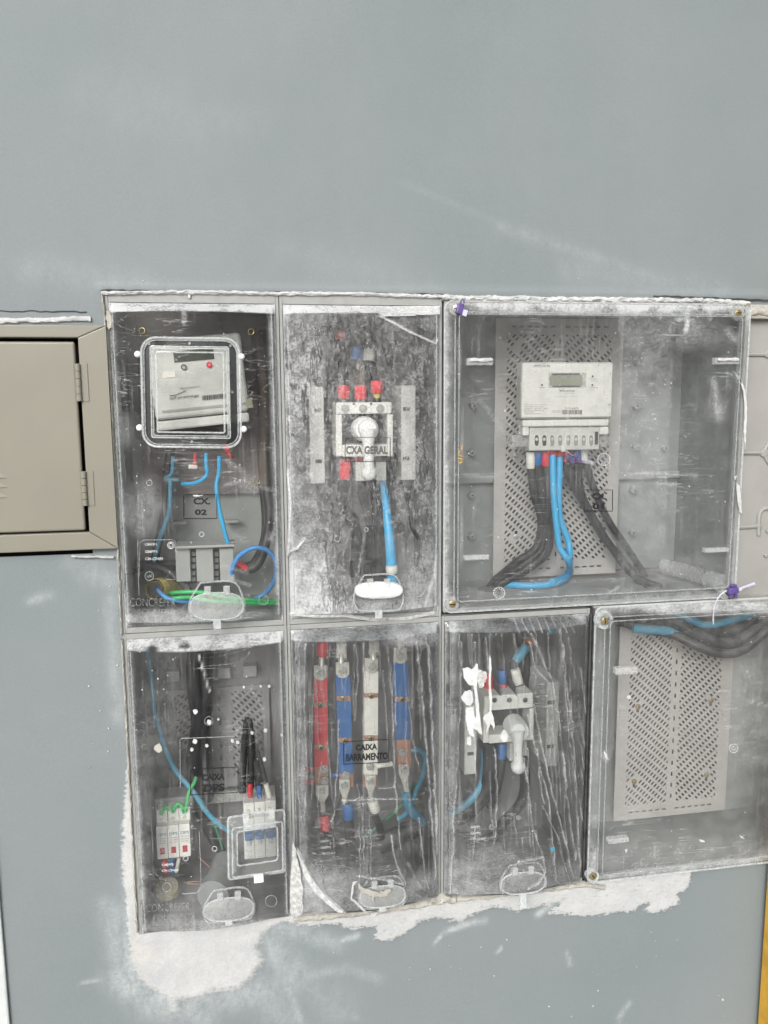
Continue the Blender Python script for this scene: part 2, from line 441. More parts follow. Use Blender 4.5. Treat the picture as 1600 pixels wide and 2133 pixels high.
# ================================================================== the wall
ZR = lambda z: ZC + z
HOLES = [(-.1715, .2935, -.797, .1395), (.2935, 1.10, -.33, .1345), (.2935, 1.0205, -.797, -.33)]
CABH = (-.62, -.205, -.215, .078)
def blob0(px, py, cx, cy, rx, ry): return np.exp(-((px - cx) / rx) ** 2 - ((py - cy) / ry) ** 2)
def wall_build():
    def axis(lo, hi, flo, fhi, step, coarse, extra):
        a = list(np.arange(lo, flo, coarse)) + list(np.arange(flo, fhi, step)) + list(np.arange(fhi, hi + 1e-6, coarse))
        a = np.array(sorted(a))
        for e in extra:
            a = a[np.abs(a - e) > step * .45]
        return np.array(sorted(list(a) + list(extra)))
    xs = axis(-1.1, 1.7, -.40, 1.02, .005, .04, [-.1715, .2935, 1.0205, 1.10, CABH[0], CABH[1]])
    zs = axis(-1.45, 1.25, -1.06, .60, .005, .04, [-.797, -.33, .1395, .1345, CABH[2], CABH[3]])
    X, Z = np.meshgrid(xs, zs); nx, nz = len(xs), len(zs)
    P = np.stack([X.ravel(), np.zeros(X.size), ZC + Z.ravel()], 1)
    px, py = proj(P)
    w1 = [(272, 1555), (262, 1620), (256, 1700), (253, 1760), (256, 1830), (262, 1885), (266, 1940), (275, 2005), (290, 2040), (318, 2060), (345, 2078),
          (356, 2104), (374, 2108), (370, 2084), (400, 2080), (445, 2066), (500, 2058), (528, 2032), (546, 2000), (534, 1972), (548, 1948), (566, 1930), (606, 1916),
          (640, 1900), (640, 1850), (330, 1850), (300, 1700), (285, 1555)]
    w2 = [(590, 1880), (600, 1922), (645, 1930), (705, 1924), (724, 1936), (750, 1935), (787, 1929), (780, 1956), (810, 1960), (847, 1944), (874, 1920), (919, 1912), (960, 1921),
          (975, 1909), (1024, 1890), (1050, 1892), (1076, 1899), (1100, 1892), (1169, 1877), (1141, 1902), (1219, 1908), (1325, 1896), (1331, 1886), (1352, 1880), (1341, 1903), (1381, 1899),
          (1419, 1880), (1409, 1861), (1431, 1855), (1442, 1826), (1442, 1800), (590, 1800)]
    s = np.maximum(sdf(px, py, w1), sdf(px, py, w2)) * .00072
    # loose rubbed wash of white round the patches: (x0,y0,x1,y1,width,strength)
    wash = np.zeros(len(px))
    for a in [(285, 1850, 270, 2060, 26, .55), (235, 1900, 250, 2010, 26, .32), (215, 1880, 235, 1930, 14, .22), (250, 2040, 330, 2085, 30, .5), (300, 2090, 420, 2110, 34, .38),
              (420, 2085, 560, 2060, 34, .36), (560, 1960, 610, 2030, 40, .34), (560, 1930, 640, 1940, 26, .35), (600, 2040, 720, 2020, 12, .26), (720, 2020, 790, 2038, 10, .2), (600, 2060, 628, 2130, 9, .4),
              (560, 2080, 600, 2140, 40, .22), (640, 2060, 740, 2120, 8, .22), (640, 2040, 700, 2100, 42, .14), (640, 1950, 700, 1965, 18, .3), (170, 2046, 240, 2034, 3, .45),
              (180, 1190, 240, 1215, 22, .2), (60, 1252, 105, 1240, 9, .28), (150, 1170, 200, 1180, 20, .14), (228, 1250, 245, 1500, 14, .22), (60, 560, 300, 590, 30, .1),
              (1040, 470, 1400, 590, 12, .13), (840, 380, 1060, 475, 6, .07), (1180, 560, 1500, 600, 26, .09), (600, 520, 900, 600, 30, .06), (200, 180, 420, 260, 60, .05), (260, 240, 520, 250, 40, .05),
              (960, 1925, 1010, 1918, 6, .5), (930, 1940, 975, 1925, 5, .6), (715, 1960, 745, 1950, 6, .6), (1180, 1985, 1188, 2010, 4, .35), (1290, 2120, 1310, 2090, 5, .4), (905, 1965, 918, 1950, 3, .7), (1035, 1985, 1044, 1975, 3, .6), (1120, 1905, 1150, 1880, 6, .6)]:
        d = segd(px, py, [(a[0], a[1]), (a[2], a[3])]) / a[4]
        wash = np.maximum(wash, a[5] * np.exp(-d * d * .9))
    # trowelled relief: flat top, ridge above the boxes, patches stand proud
    y = (vn(X.ravel(), Z.ravel(), 5, 3) - .5) * .003 + (vn(X.ravel() * 2 + Z.ravel(), Z.ravel(), 22, 2) - .5) * .0008
    y -= .0013 * np.clip((s + .001) / .003, 0, 1) + .0008 * (vn(X.ravel(), Z.ravel(), 120, 2) - .5) * (s > 0)
    lip = np.exp(-((py - (601 + .012 * (px - 213))) / 7.0) ** 2) * (px > 205) * (px < 1640)
    y -= .0035 * lip * (.6 + .8 * vn(X.ravel(), Z.ravel(), 60, 2))
    edge = np.zeros(len(px), bool)
    for (a, b, c, d) in HOLES + [CABH]:
        edge |= (X.ravel() > a - .004) & (X.ravel() < b + .004) & (Z.ravel() > c - .004) & (Z.ravel() < d + .004)
    P[:, 1] = np.where(edge, np.minimum(y, 0) * .3, y)
    keep = []
    cx = (xs[:-1] + xs[1:]) / 2; cz = (zs[:-1] + zs[1:]) / 2
    H = np.zeros((nz - 1, nx - 1), bool)
    for (a, b, c, d) in HOLES + [CABH]:
        H |= ((cz[:, None] > c) & (cz[:, None] < d) & (cx[None] > a) & (cx[None] < b))
    jj, ii = np.where(~H)
    i0 = jj * nx + ii
    faces = np.stack([i0, i0 + 1, i0 + 1 + nx, i0 + nx], 1)
    me = bpy.data.meshes.new('wall'); me.from_pydata(P.tolist(), [], faces.tolist())
    soft = np.clip(blob0(px, py, 400, 2060, 230, 80) + blob0(px, py, 560, 1990, 60, 70) + .35 * blob0(px, py, 262, 1750, 40, 160), 0, 1)
    for nm, arr in (('white', s), ('wash', wash), ('soft', soft), ('solid', np.clip(sdf(px, py, w1) / 12, 0, 1))):
        at = me.attributes.new(nm, 'FLOAT', 'POINT'); at.data.foreach_set('value', arr.astype(np.float32))
    me.polygons.foreach_set('use_smooth', [True] * len(me.polygons))
    k = N('painted_wall')
    n1 = k.noise(2.2, 5, .5); n2 = k.noise(30, 6, .6); n3 = k.noise(420, 3, .6); n4 = k.noise(150, 5, .7)
    brush = k.noise(1, 4, .6, k.obj((14, 14, 160), (0, .12, 0)))
    grey = k.mix(k.rng(n1, .3, .7), S(119, 128, 131), S(127, 134, 136))
    grey = k.mix(k.rng(n2, .3, .75, 0, .35), grey, S(120, 129, 131))
    grey = k.mix(k.math('MULTIPLY', k.math('MULTIPLY', k.rng(brush, .55, .8), k.rng(n1, .45, .65)), .10), grey, S(150, 158, 160))
    wmask = k.math('ADD', k.attr('white'), k.math('ADD', k.math('MULTIPLY', k.math('SUBTRACT', n4, .5), .020), k.math('MULTIPLY', k.math('SUBTRACT', k.noise(1, 5, .65, k.obj((45, 45, 210), (0, .1, 0))), .5), .018)))
    sf = k.attr('soft')
    wm = k.rng(wmask, k.math('MULTIPLY_ADD', sf, -.005, -.0006), k.math('MULTIPLY_ADD', sf, .006, .0022))
    thin = k.rng(k.noise(1, 5, .65, k.obj((60, 60, 170), (0, .1, 0))), .52, .78, 1, .35)
    white = k.mix(k.rng(n2, .3, .7), S(190, 191, 191), S(176, 179, 181))
    white = k.mix(k.rng(k.noise(7, 3), .55, .7, 0, .35), white, S(192, 188, 177))
    ws = k.math('MULTIPLY', k.attr('wash'), k.rng(k.math('ADD', k.math('MULTIPLY', k.noise(1, 5, .65, k.obj((55, 55, 25), (0, .5, 0))), .6), k.math('MULTIPLY', n4, .4)), .3, .68, .15, 1.5))
    c = k.mix(k.math('MINIMUM', ws, .85), grey, S(188, 194, 196))
    c = k.mix(k.math('MULTIPLY', wm, k.math('MAXIMUM', thin, k.attr('solid'))), c, white)
    c = k.mix(k.rng(n3, .35, .7, 0, .16), c, S(92, 98, 99))
    h = k.math('ADD', k.math('MULTIPLY', n2, 1.0), k.math('ADD', k.math('MULTIPLY', n3, .45), k.math('ADD', k.math('MULTIPLY', brush, .35), k.math('MULTIPLY', k.math('MULTIPLY', wm, n4), 2.0))))
    me.materials.append(k.done(k.pbr(c, .62, 0, k.bump(h, .35, .0011), .35)))
    o = put('wall', me, (0, 0, 0)); o['kind'] = 'structure'; o['label'] = 'blue grey painted plaster wall'
    return o
wall = wall_build()

def crust(name, path, wdt, thick, m, seed, parent, n=None, jag=.5, Y=-.002, YP=0.0):
    """rough strip of plaster along a path on the wall, uneven in width and height"""
    P = [Vector((q.x, 0, q.z)) for q in (U(a, b, YP) for a, b in path)]
    L = [0]
    for a, b in zip(P[:-1], P[1:]): L.append(L[-1] + (b - a).length)
    n = n or max(6, int(L[-1] / .0022)); mb = MB(); K = 6; V = []; Fq = []
    for i in range(n + 1):
        s_ = L[-1] * i / n
        j = max(q for q in range(len(L)) if L[q] <= s_ + 1e-9); j = min(j, len(P) - 2)
        t = (s_ - L[j]) / (L[j + 1] - L[j]); c = P[j].lerp(P[j + 1], t); d = (P[j + 1] - P[j]).normalized(); nrm = Vector((-d.z, 0, d.x))
        a0 = wdt * (1 + jag * (vn(s_, seed, 140, 4) - .5) * 2); a1 = wdt * (1 + jag * (vn(s_, seed + 9, 170, 4) - .5) * 2)
        for q in range(K + 1):
            u = q / K; off = -a0 + (a0 + a1) * u
            hgt = thick * math.sin(math.pi * u) ** .6 * (.5 + vn(s_, seed + q * .35, 190, 3))
            V.append(c + nrm * off + Vector((0, Y - hgt + (.004 if q in (0, K) else 0), 0)))
    for i in range(n):
        for q in range(K):
            a = i * (K + 1) + q; Fq.append((a, a + 1, a + K + 2, a + K + 1))
    return mb.add(V, Fq).build(name, m, parent, smooth=True)
crust('plaster_bead', [(212, 611), (400, 609), (580, 612), (760, 613), (922, 619)], .0034, .0045, 'plaster', 1.3, wall)
crust('plaster_bead', [(918, 621), (1100, 624), (1300, 626), (1480, 628), (1556, 634)], .0052, .0065, 'plaster', 4.3, wall)
crust('plaster_bead', [(1548, 648), (1610, 652), (1700, 656)], .0075, .0035, 'plaster_cream', 6.3, wall)
crust('plaster_bead', [(214, 612), (222, 680), (229, 760), (236, 900), (243, 1060), (249, 1200), (254, 1320)], .0020, .0050, 'plaster_cream', 8.1, wall, jag=.7)
crust('plaster_bead', [(255, 1330), (264, 1500), (274, 1700), (287, 1938)], .0022, .0045, 'plaster_cream', 12.1, wall, jag=.7)
crust('plaster_bead', [(612, 1912), (690, 1906), (780, 1897), (915, 1876)], .0058, .0045, 'plaster_cream', 15.1, wall)
crust('plaster_bead', [(915, 1875), (1000, 1866), (1120, 1853), (1212, 1841), (1258, 1846)], .0048, .0045, 'plaster_cream', 18.1, wall)
crust('plaster_bead', [(896, 1872), (924, 1866), (945, 1871)], .0075, .010, 'plaster_cream', 20.1, wall)
crust('plaster_bead', [(0, 668), (90, 667), (190, 664)], .0042, .0022, 'plaster', 24.1, wall, jag=.5)
crust('plaster_bead', [(150, 1158), (238, 1160)], .0015, .0040, 'plaster', 26.1, wall, jag=.8)

# ================================================================== left: beige steel cabinet
def cabinet():
    t = thing('steel_cabinet', 'beige painted steel cabinet door and frame set in the wall at the left edge', 'cabinet', (-.40, -.01, ZR(-.22)))
    xo = U(226, 900, -.018).x + .003; zt = U(110, 676, -.018).z; zb = U(110, 1150, -.018).z
    xi = U(172, 900, -.018).x; zti = U(80, 702, -.018).z; zbi = U(80, 1114, -.018).z; xl = -.70
    yf, yb = -.011, -.0005
    def rail(pts): MB().prism([Vector((x, yf, z)) for x, z in pts], yb - yf).build('frame_rail', 'beige_steel', t, bev=.0014, bseg=3)
    g = .0003
    rail([(xl - .055, zt), (xl - .0005, zt), (xl - .0005, zb), (xl - .055, zb)])
    rail([(xl, zt), (xo, zt), (xi, zti), (xl, zti)])
    rail([(xl, zb), (xl, zbi), (xi, zbi), (xo, zb)])
    rail([(xo, zt - g), (xo, zb + g), (xi, zbi + g), (xi, zti - g)])
    MB().box(xl, xi + .004, .05, .053, zbi - .01, zti + .01).box(xi, xi + .004, -.0005, .05, zbi - .01, zti + .01).box(xl, xi, -.0004, .05, zti, zti + .004).box(xl, xi, -.0004, .05, zbi - .004, zbi).build('cabinet_body', 'cabinet_dark', t)
    d = MB().box(xl, xi - .0052, -.0095, -.002, zbi + .0025, zti - .0052).build('door', 'beige_steel', t, bev=.003, bseg=3)
    for py in (996, 1016, 1037):
        z = U(5, py, -.012).z; x1 = U(16, py, -.012).x
        V = []; Fq = []; n = 14
        for i in range(n + 1):
            x = xl + .1 + (x1 - xl - .1) * i / n; e = 1 if i < n - 1 else (0.55 if i == n - 1 else .02)
            V += [(x, -.0093, z + .011), (x, -.0093 - .0045 * e, z + .002), (x, -.0093 - .005 * e, z), (x, -.0093, z - .0005)]
        for i in range(n):
            for q in range(3): a = i * 4 + q; Fq.append((a, a + 4, a + 5, a + 1))
        MB().add(V, Fq).build('louvre', 'beige_steel', d, smooth=True)
    for (q0, q1, px0, px1) in ((757, 836, 157, 165), (983, 1055, 170, 177)):
        a = U(px0 + 1, q0, -.02); b = U(px1, q1, -.02); x = (a.x + b.x) / 2
        h = MB().box(x - .004, x + .012, -.0122, -.0108, b.z, a.z).build('hinge', 'beige_steel', t)
        n = 5
        for i in range(n):
            z0 = b.z + (a.z - b.z) * i / n; z1 = b.z + (a.z - b.z) * (i + 1) / n
            MB().lathe((x, -.0135, z0 + .0004), (0, 0, 1), [(0, .0036), (z1 - z0 - .0008, .0036)], 14).build('hinge_knuckle', 'beige_steel', h, smooth=True)
    return t
cabinet()

# unseen ground under the wall, added to bounce daylight into the boxes
g_ = N('added_ground_concrete'); n_ = g_.noise(6, 6, .6); gm = g_.done(g_.pbr(g_.mix(g_.rng(n_, .3, .7), S(150, 148, 143), S(128, 126, 122)), .85))
MB().add([(-30, -60, 0), (30, -60, 0), (30, .5, 0), (-30, .5, 0)], [(0, 1, 2, 3)]).build('added_ground', gm, None, recalc=False, kind='structure', label='unseen pale concrete ground added for bounce light')

# right yellow post, left pale post
x = U(1589, 1950, -.012).x
m = MB().box(x, x + .09, -.05, -.012, ZC - 1.45, ZC + 1.1)
o = m.build('timber_post', 'yellow_paint', None, bev=.003); o['label'] = 'yellow painted timber post at the right edge in front of the wall'; o['category'] = 'post'
x = U(1, 1900, -.007).x
o = MB().box(x - .07, x, -.007, -.0015, ZC - 1.45, ZC - .62).build('door_jamb', 'post_white', None, bev=.004)
o['label'] = 'pale painted jamb strip at the lower left edge of the wall'; o['category'] = 'jamb'

# ================================================================== meter boxes
class Cover:
    """bulged clear cover of a narrow box"""
    def __init__(s, x0, x1, z0, z1, dc=.034, de=.009, dt=.014, db=.010):
        s.x0, s.x1, s.z0, s.z1, s.dc, s.de, s.dt, s.db = x0, x1, z0, z1, dc, de, dt, db
    def Y(s, x, z):
        u = np.clip((np.asarray(x, float) - s.x0) / (s.x1 - s.x0) * 2 - 1, -1, 1); z = np.asarray(z, float) - ZC
        f = s.de + (s.dc - s.de) * (1 - u * u)
        g = np.clip(np.minimum((s.z1 - z) / s.dt, (z - s.z0) / s.db), 0, 1)
        h = np.clip((1 - np.abs(u)) * (s.x1 - s.x0) / 2 / .0045, 0, 1)
        return -.001 - f * g * (.25 + .75 * h) * (1 - .25 * np.clip((s.z0 + .10 - z) / .10, 0, 1))
    def on(s, px, py, off=.0012):
        y = -.03
        for _ in range(4):
            p = U(px, py, y - off); y = float(s.Y(p.x, p.z))
        return U(px, py, y - off)
    def S(s, off=.0012): return lambda px, py: s.on(px, py, off)
    def mesh(s, name, material, parent, fields, step=.003, off=0.0, extra=None):
        n = int((s.x1 - s.x0) / step)
        xs = np.array(sorted(set(list(np.linspace(s.x0, s.x1, n)) + [s.x0 + .0045, s.x1 - .0045])))
        zs = np.linspace(s.z0, s.z1, int((s.z1 - s.z0) / step))
        zs = np.array(sorted(set(list(zs) + [s.z1 - s.dt, s.z0 + s.db, s.z1 - s.dt * .5])))
        X, Z = np.meshgrid(xs, zs); x = X.ravel(); z = ZC + Z.ravel()
        y = s.Y(x, z) - off
        P = np.stack([x, y, z], 1); px, py = proj(P)
        at = fields(px, py, x, z)
        if 'dy' in at: P[:, 1] -= at.pop('dy')
        nx = len(xs); nz = len(zs)
        ii, jj = np.meshgrid(np.arange(nx - 1), np.arange(nz - 1)); i0 = (jj * nx + ii).ravel()
        Fq = np.stack([i0, i0 + 1, i0 + 1 + nx, i0 + nx], 1)
        c = Vector((s.x0 / 2 + s.x1 / 2, 0, ZC + (s.z0 + s.z1) / 2))
        if 'cut' in at:
            cut = at.pop('cut'); Fq = Fq[~cut[Fq].any(1)]
        me = bpy.data.meshes.new(name); me.from_pydata((P - np.array(c)).tolist(), [], Fq.tolist())
        for k, v in at.items():
            a = me.attributes.new(k, 'FLOAT', 'POINT'); a.data.foreach_set('value', np.asarray(v, np.float32))
        me.polygons.foreach_set('use_smooth', [True] * len(me.polygons))
        try: me.set_sharp_from_angle(angle=math.radians(35))
        except Exception: pass
        me.materials.append(material if not isinstance(material, str) else MT[material])
        return put(name, me, c, parent)

def blob(px, py, cx, cy, rx, ry, amt, hard=2.0):
    d = ((px - cx) / rx) ** 2 + ((py - cy) / ry) ** 2
    return amt * np.exp(-d ** hard)
def enclosure(t, x0, x1, z0, z1, rl, rr, rt, rb, depth, inner='box_inner_dark', rim='box_plastic', yf=-.002):
    """open box let into the wall: front rim bars, four sides and a back"""
    w = .0035; g = .0004
    MB().box(x0 + g, x1 - g, depth, depth + w, ZR(z0), ZR(z1)).build('back_panel', inner, t)
    MB().box(x0 + g, x0 + w, .006, depth, ZR(z0), ZR(z1)).box(x1 - w, x1 - g, .006, depth, ZR(z0), ZR(z1)).box(x0 + w, x1 - w, .006, depth, ZR(z1) - w, ZR(z1)).box(x0 + w, x1 - w, .006, depth, ZR(z0), ZR(z0) + w).build('side_wall', inner, t)
    MB().box(x0 + g, x0 + rl, yf, .006, ZR(z0), ZR(z1)).box(x1 - rr, x1 - g, yf, .006, ZR(z0), ZR(z1)).box(x0 + rl, x1 - rr, yf, .006, ZR(z1) - rt, ZR(z1) - g).box(x0 + rl, x1 - rr, yf, .006, ZR(z0) + g, ZR(z0) + rb).build('front_frame', rim, t, bev=.0008)
def bead(name, pts, r, m, parent, closed=False, n=6):
    return MB().tube(pts, r, n, closed).build(name, m, parent, smooth=True)
def round_poly(x0, y0, x1, y1, r, sl=0.0, vs_=0.0, n=6):
    """rounded rectangle in photo px"""
    P = []
    for (cx, cy, a0) in ((x1 - r, y0 + r, -90), (x1 - r, y1 - r, 0), (x0 + r, y1 - r, 90), (x0 + r, y0 + r, 180)):
        for i in range(n + 1):
            a = math.radians(a0 + 90 * i / n); P.append((cx + r * math.cos(a), cy + r * math.sin(a)))
    return [(x + vs_ * (y - y0), y + sl * (x - x0)) for x, y in P]
def splash(parent, poly, surf, m='paint_blob', thick=.0009, jit=1.6, sub=5, name='paint_splash'):
    P = []
    n = len(poly)
    for i in range(n):
        a, b = poly[i], poly[(i + 1) % n]
        for j in range(sub):
            t = j / sub; P.append((a[0] + (b[0] - a[0]) * t + random.uniform(-jit, jit), a[1] + (b[1] - a[1]) * t + random.uniform(-jit, jit)))
    F3 = [surf(x, y) - Vector((0, thick, 0)) for x, y in P]
    return MB().prism(F3, thick * 1.2).build(name, m, parent)
def specks(parent, surf, n, region, rmin=.4, rmax=2.2, seed=1, m='paint_blob', name='paint_specks', power=3):
    """spatter of small paint drops, too many and too small to tell apart"""
    rd = random.Random(seed); mb = MB(); x0, y0, x1, y1 = region
    for _ in range(n):
        cx, cy = rd.uniform(x0, x1), rd.uniform(y0, y1); r = rmin + (rmax - rmin) * rd.random() ** power; ph = rd.uniform(0, 6); el = rd.uniform(.6, 1.5)
        ring = []
        for j in range(7):
            a = ph + j * 2 * math.pi / 7; rr = r * rd.uniform(.7, 1.2); ring.append(surf(cx + rr * math.cos(a), cy + rr * el * math.sin(a)))
        c = surf(cx, cy) - Vector((0, .0005 + r * .00012, 0))
        mb.add(ring + [c], [(j, (j + 1) % 7, 7) for j in range(7)])
    return mb.build(name, m, parent, kind='stuff')
def oval(cx, cy, rx, ry, sl=0.0, n=36, p=2.6):
    P = []
    for i in range(n):
        a = 2 * math.pi * i / n; c, s_ = math.cos(a), math.sin(a)
        x = math.copysign(abs(c) ** (2 / p), c) * rx; y = math.copysign(abs(s_) ** (2 / p), s_) * ry
        P.append((cx + x, cy + y + sl * x))
    return P
def flap(t, cov, cx, top, bot, rx, sl, lidmat='lid_dust', openlid=False, mlid=None):
    """oval inspection flap with two hinge clips and a latch"""
    f = cov.S(.004); g = cov.S(.009)
    H = bot - top; cy = bot - H * .36; ry = H * .36
    base = [(cx - rx * .62, top), (cx + rx * .62, top), (cx + rx * .98, top + H * .42), (cx + rx * 1.05, cy), (cx + rx * .98, bot - ry * .4), (cx + rx * .7, bot), (cx - rx * .7, bot), (cx - rx * .98, bot - ry * .4), (cx - rx * 1.05, cy), (cx - rx * .98, top + H * .42)]
    base = [(x, y + sl * (x - cx)) for x, y in base]
    B = smooth_path([f(x, y) for x, y in base + base[:1]], 5)[:-1]
    fl = bead('inspection_flap', B, .0016, 'edge_dim', t, True)
    lo = oval(cx, cy if not openlid else top + H * .42, rx, ry * (1 if not openlid else .62), sl)
    L = [g(x, y) for x, y in lo]
    bead('lid_rim', L, .0013, 'edge_clear', fl, True)
    c = sum(L, Vector()) / len(L) - Vector((0, .004, 0))
    mid = [p.lerp(c, .35) - Vector((0, .002, 0)) for p in L]; n = len(L)
    MB().add(L + mid + [c], [(i, (i + 1) % n, n + (i + 1) % n, n + i) for i in range(n)] + [(n + i, n + (i + 1) % n, 2 * n) for i in range(n)]).build('lid', mlid or lidmat, fl, smooth=True)
    for q in (-.36, .36):
        p = g(cx + rx * q, top + H * .1 + sl * rx * q); r_ = g(cx + rx * q, top + H * .34 + sl * rx * q)
        MB().box(p.x - .0045, p.x + .0045, p.y - .002, p.y + .003, r_.z, p.z).build('hinge_clip', 'frost', fl, bev=.0008)
    p = g(cx, bot - 1); r_ = g(cx, bot + H * .13)
    MB().box(p.x - .0055, p.x + .0055, p.y - .002, p.y + .003, r_.z, p.z).build('latch', 'edge_clear', fl, bev=.0008)
    return fl
def label(t, cov, body, x0, y0, x1, y1, sl, rows, m='black_print', surf=None, bw=.0006):
    """printed name plate on a cover: thin black border with bold words"""
    f = surf or cov.S(.0014)
    c = rect(x0, y0, x1, y1, sl)
    P = []
    for i in range(4):
        a, b = c[i], c[(i + 1) % 4]
        P += [f(a[0] + (b[0] - a[0]) * j / 8, a[1] + (b[1] - a[1]) * j / 8) for j in range(8)]
    lb = bead('name_plate', P, bw, m, t, True, 4)
    for (wd_, a, b, c_, d) in rows:
        text(wd_, rect(a, b, c_, d, sl), f, m, lb, bold=.042)
    return lb
def screw(parent, p, r, m='brass', slot='black_print', head='slot', dirn=(0, -1, 0), ang=.4, name='screw'):
    s_ = MB().lathe(p, dirn, [(-.003, r * .6), (0, r), (r * .35, r * .95), (r * .5, r * .6)], 16).build(name, m, parent, smooth=True)
    return s_
def slot_on(parent, p, r, ang=.4, m='black_print', cross=False, name='screw_slot'):
    mb = MB().box(p.x - r * .8, p.x + r * .8, p.y - r * .53, p.y - r * .3, p.z - r * .13, p.z + r * .13)
    if cross: mb.box(p.x - r * .13, p.x + r * .13, p.y - r * .54, p.y - r * .3, p.z - r * .8, p.z + r * .8)
    mb.rot(ang, p); return mb.build(name, m, parent)
def boss(t, cov, px, py, r, m='edge_dim', name='boss'):
    f = cov if callable(cov) else cov.S(.0016)
    return bead(name, [f(x, y) for x, y in oval(px, py, r, r, 0, 16, 2)], .0006, m, t, True, 5)

BX = [-.1715, .0605, .2935, .5335]; ZT, ZM, ZB = .1395, -.3325, -.797
def narrow(name, lab, i, row, rt, rb, inner='box_inner_dark'):
    x0, x1 = BX[i], BX[i + 1]; z1, z0 = (ZT, ZM) if row == 0 else (ZM, ZB)
    t = thing(name, lab, 'meter box', ((x0 + x1) / 2, 0, ZR(z0)))
    enclosure(t, x0, x1, z0, z1, .0048, .0048, rt, rb, .18, inner)
    cov = Cover(x0 + .0052, x1 - .0052, z0 + rb + .0006, z1 - rt - .0006)
    # clear edge rim of the cover
    zz = [ZR(cov.z0 + (cov.z1 - cov.z0) * k / 30) for k in range(31)]
    for sx in (cov.x0 + .0012, cov.x1 - .0012):
        bead('cover_edge', [(sx, -.0035, z) for z in zz], .0012, 'edge_clear', t)
    for k, sx in ((1, cov.x0 + .006), (-1, cov.x1 - .006)):
        bead('cover_edge', [(sx, float(cov.Y(sx, z)) - .0006, z) for z in zz[1:-1]], .0008, 'edge_dim', t)
    return t, cov
def emboss_mark(t, f, x, y, s_=1.0, sl=0.0, maker=True):
    """moulded marks low on a cover"""
    if maker:
        text('CONCREFER', rect(x, y, x + 95 * s_, y + 17 * s_, sl), f, 'emboss', t, bold=-.012)
        text('POLIMEROS', rect(x + 16 * s_, y + 23 * s_, x + 104 * s_, y + 36 * s_, sl), f, 'emboss', t, bold=-.01)
        text('POLICARBONATO', rect(x + 18 * s_, y + 40 * s_, x + 104 * s_, y + 47 * s_, sl), f, 'emboss', t, bold=-.012)

# ------------------------------------------------------------------ box CX. 02 (upper left)
tA, cA = narrow('meter_box', 'narrow meter box with a square viewing window, name plate reading CX. 02', 0, 0, .0135, .0085, 'box_inner')
def fA(px, py, x, z):
    top = np.clip((cA.z1 - cA.dt - (z - ZC)) / -.002, 0, 1)
    d = 1.2 * top * (.6 + .5 * vn(px, py, .12, 3))
    d = d + blob(px, py, 390, 1290, 170, 22, .45) + blob(px, py, 250, 1290, 30, 40, .3) + blob(px, py, 300, 1060, 40, 60, .22) + blob(px, py, 520, 1010, 26, 22, .28) + blob(px, py, 262, 900, 12, 40, .15)
    d = d + .55 * np.exp(-((x - cA.x1 + .006) / .004) ** 2) + .35 * np.exp(-((x - cA.x0 - .004) / .004) ** 2)
    for ln, w, a in (([(383, 650), (384, 672)], 4, .8), ([(472, 960), (510, 985), (520, 1000)], 4, .3), ([(470, 1010), (520, 1000)], 4, .35), ([(458, 1176), (515, 1194)], 3, .35), ([(480, 1205), (520, 1219)], 3, .35), ([(575, 760), (590, 745)], 3, .6), ([(540, 1015), (585, 1025)], 5, .3), ([(565, 1120), (585, 1095)], 8, .4)):
        d = np.maximum(d, a * np.exp(-(segd(px, py, ln) / w) ** 2))
    d = d - blob(px, py, 398, 816, 90, 102, .12, 4)
    return {'dust': d}
cA.mesh('cover', clear_mat('cover_clear_first', .05, .17, .7, .4), tA, fA)
MB().box(BX[0] + .02, BX[1] - .012, .166, .174, U(400, 1030, .17).z, ZR(.128)).build('dark_reflection_board', 'stand_in_dark', tA)  # added dark board standing in for the dark upper reflection in the cover
# dark gasket between the outer bead and the inner frame
_o = [cA.on(x, y, .0022) for x, y in round_poly(300, 709, 492, 924, 26, .012, .02, 6)]; _i = [cA.on(x, y, .0022) for x, y in round_poly(314, 722, 475, 910, 3, .012, .02, 6)]
_n = len(_o); gk = MB().add(_o + _i, [(i, (i + 1) % _n, _n + (i + 1) % _n, _n + i) for i in range(_n)]).build('window_gasket', 'dark_gasket', tA)
# viewing window: rounded outer bead, two inner frames, clear pane, four studs
w = bead('viewing_window', [cA.on(x, y, .006) for x, y in round_poly(294, 703, 498, 930, 30, .012, .02)], .0017, 'edge_clear', tA, True, 8)
bead('window_bead', [cA.on(x, y, .0045) for x, y in round_poly(299, 708, 493, 925, 27, .012, .02)], .0010, 'edge_dim', w, True)
for (a, b, c, d, o_, r_) in ((313, 721, 476, 911, .012, .0011), (317, 725, 472, 907, .0125, .0008), (325, 733, 465, 900, .015, .0012)):
    bead('window_frame', [cA.on(x, y, o_) for x, y in round_poly(a, b, c, d, 3, .012, .02, 2)], r_, 'edge_clear', w, True, 6)
for px, py in ((287, 738), (503, 743), (291, 891), (508, 894)):
    p = cA.on(px, py, .004); MB().lathe(p, (0, -1, 0), [(-.004, .004), (0, .0046), (.003, .004), (.0045, .002)], 14).build('stud', 'handle_white', w, smooth=True)
for px, py in ((311, 716), (395, 715), (480, 720), (484, 817), (400, 920)):
    p = cA.on(px, py, .003); MB().lathe(p, (0, -1, 0), [(-.001, .0018), (.0008, .0016)], 10).build('rivet', 'edge_clear', w, smooth=True)
label(tA, cA, '', 383, 1030, 452, 1080, .0, [('CX.', 403, 1037, 438, 1051), ('02', 406, 1061, 431, 1073)])
boss(tA, cA, 296, 689, 6, 'brass'); boss(tA, cA, 523, 691, 6, 'brass'); boss(tA, cA, 535, 1003, 6, 'brass'); boss(tA, cA, 311, 1006, 6)
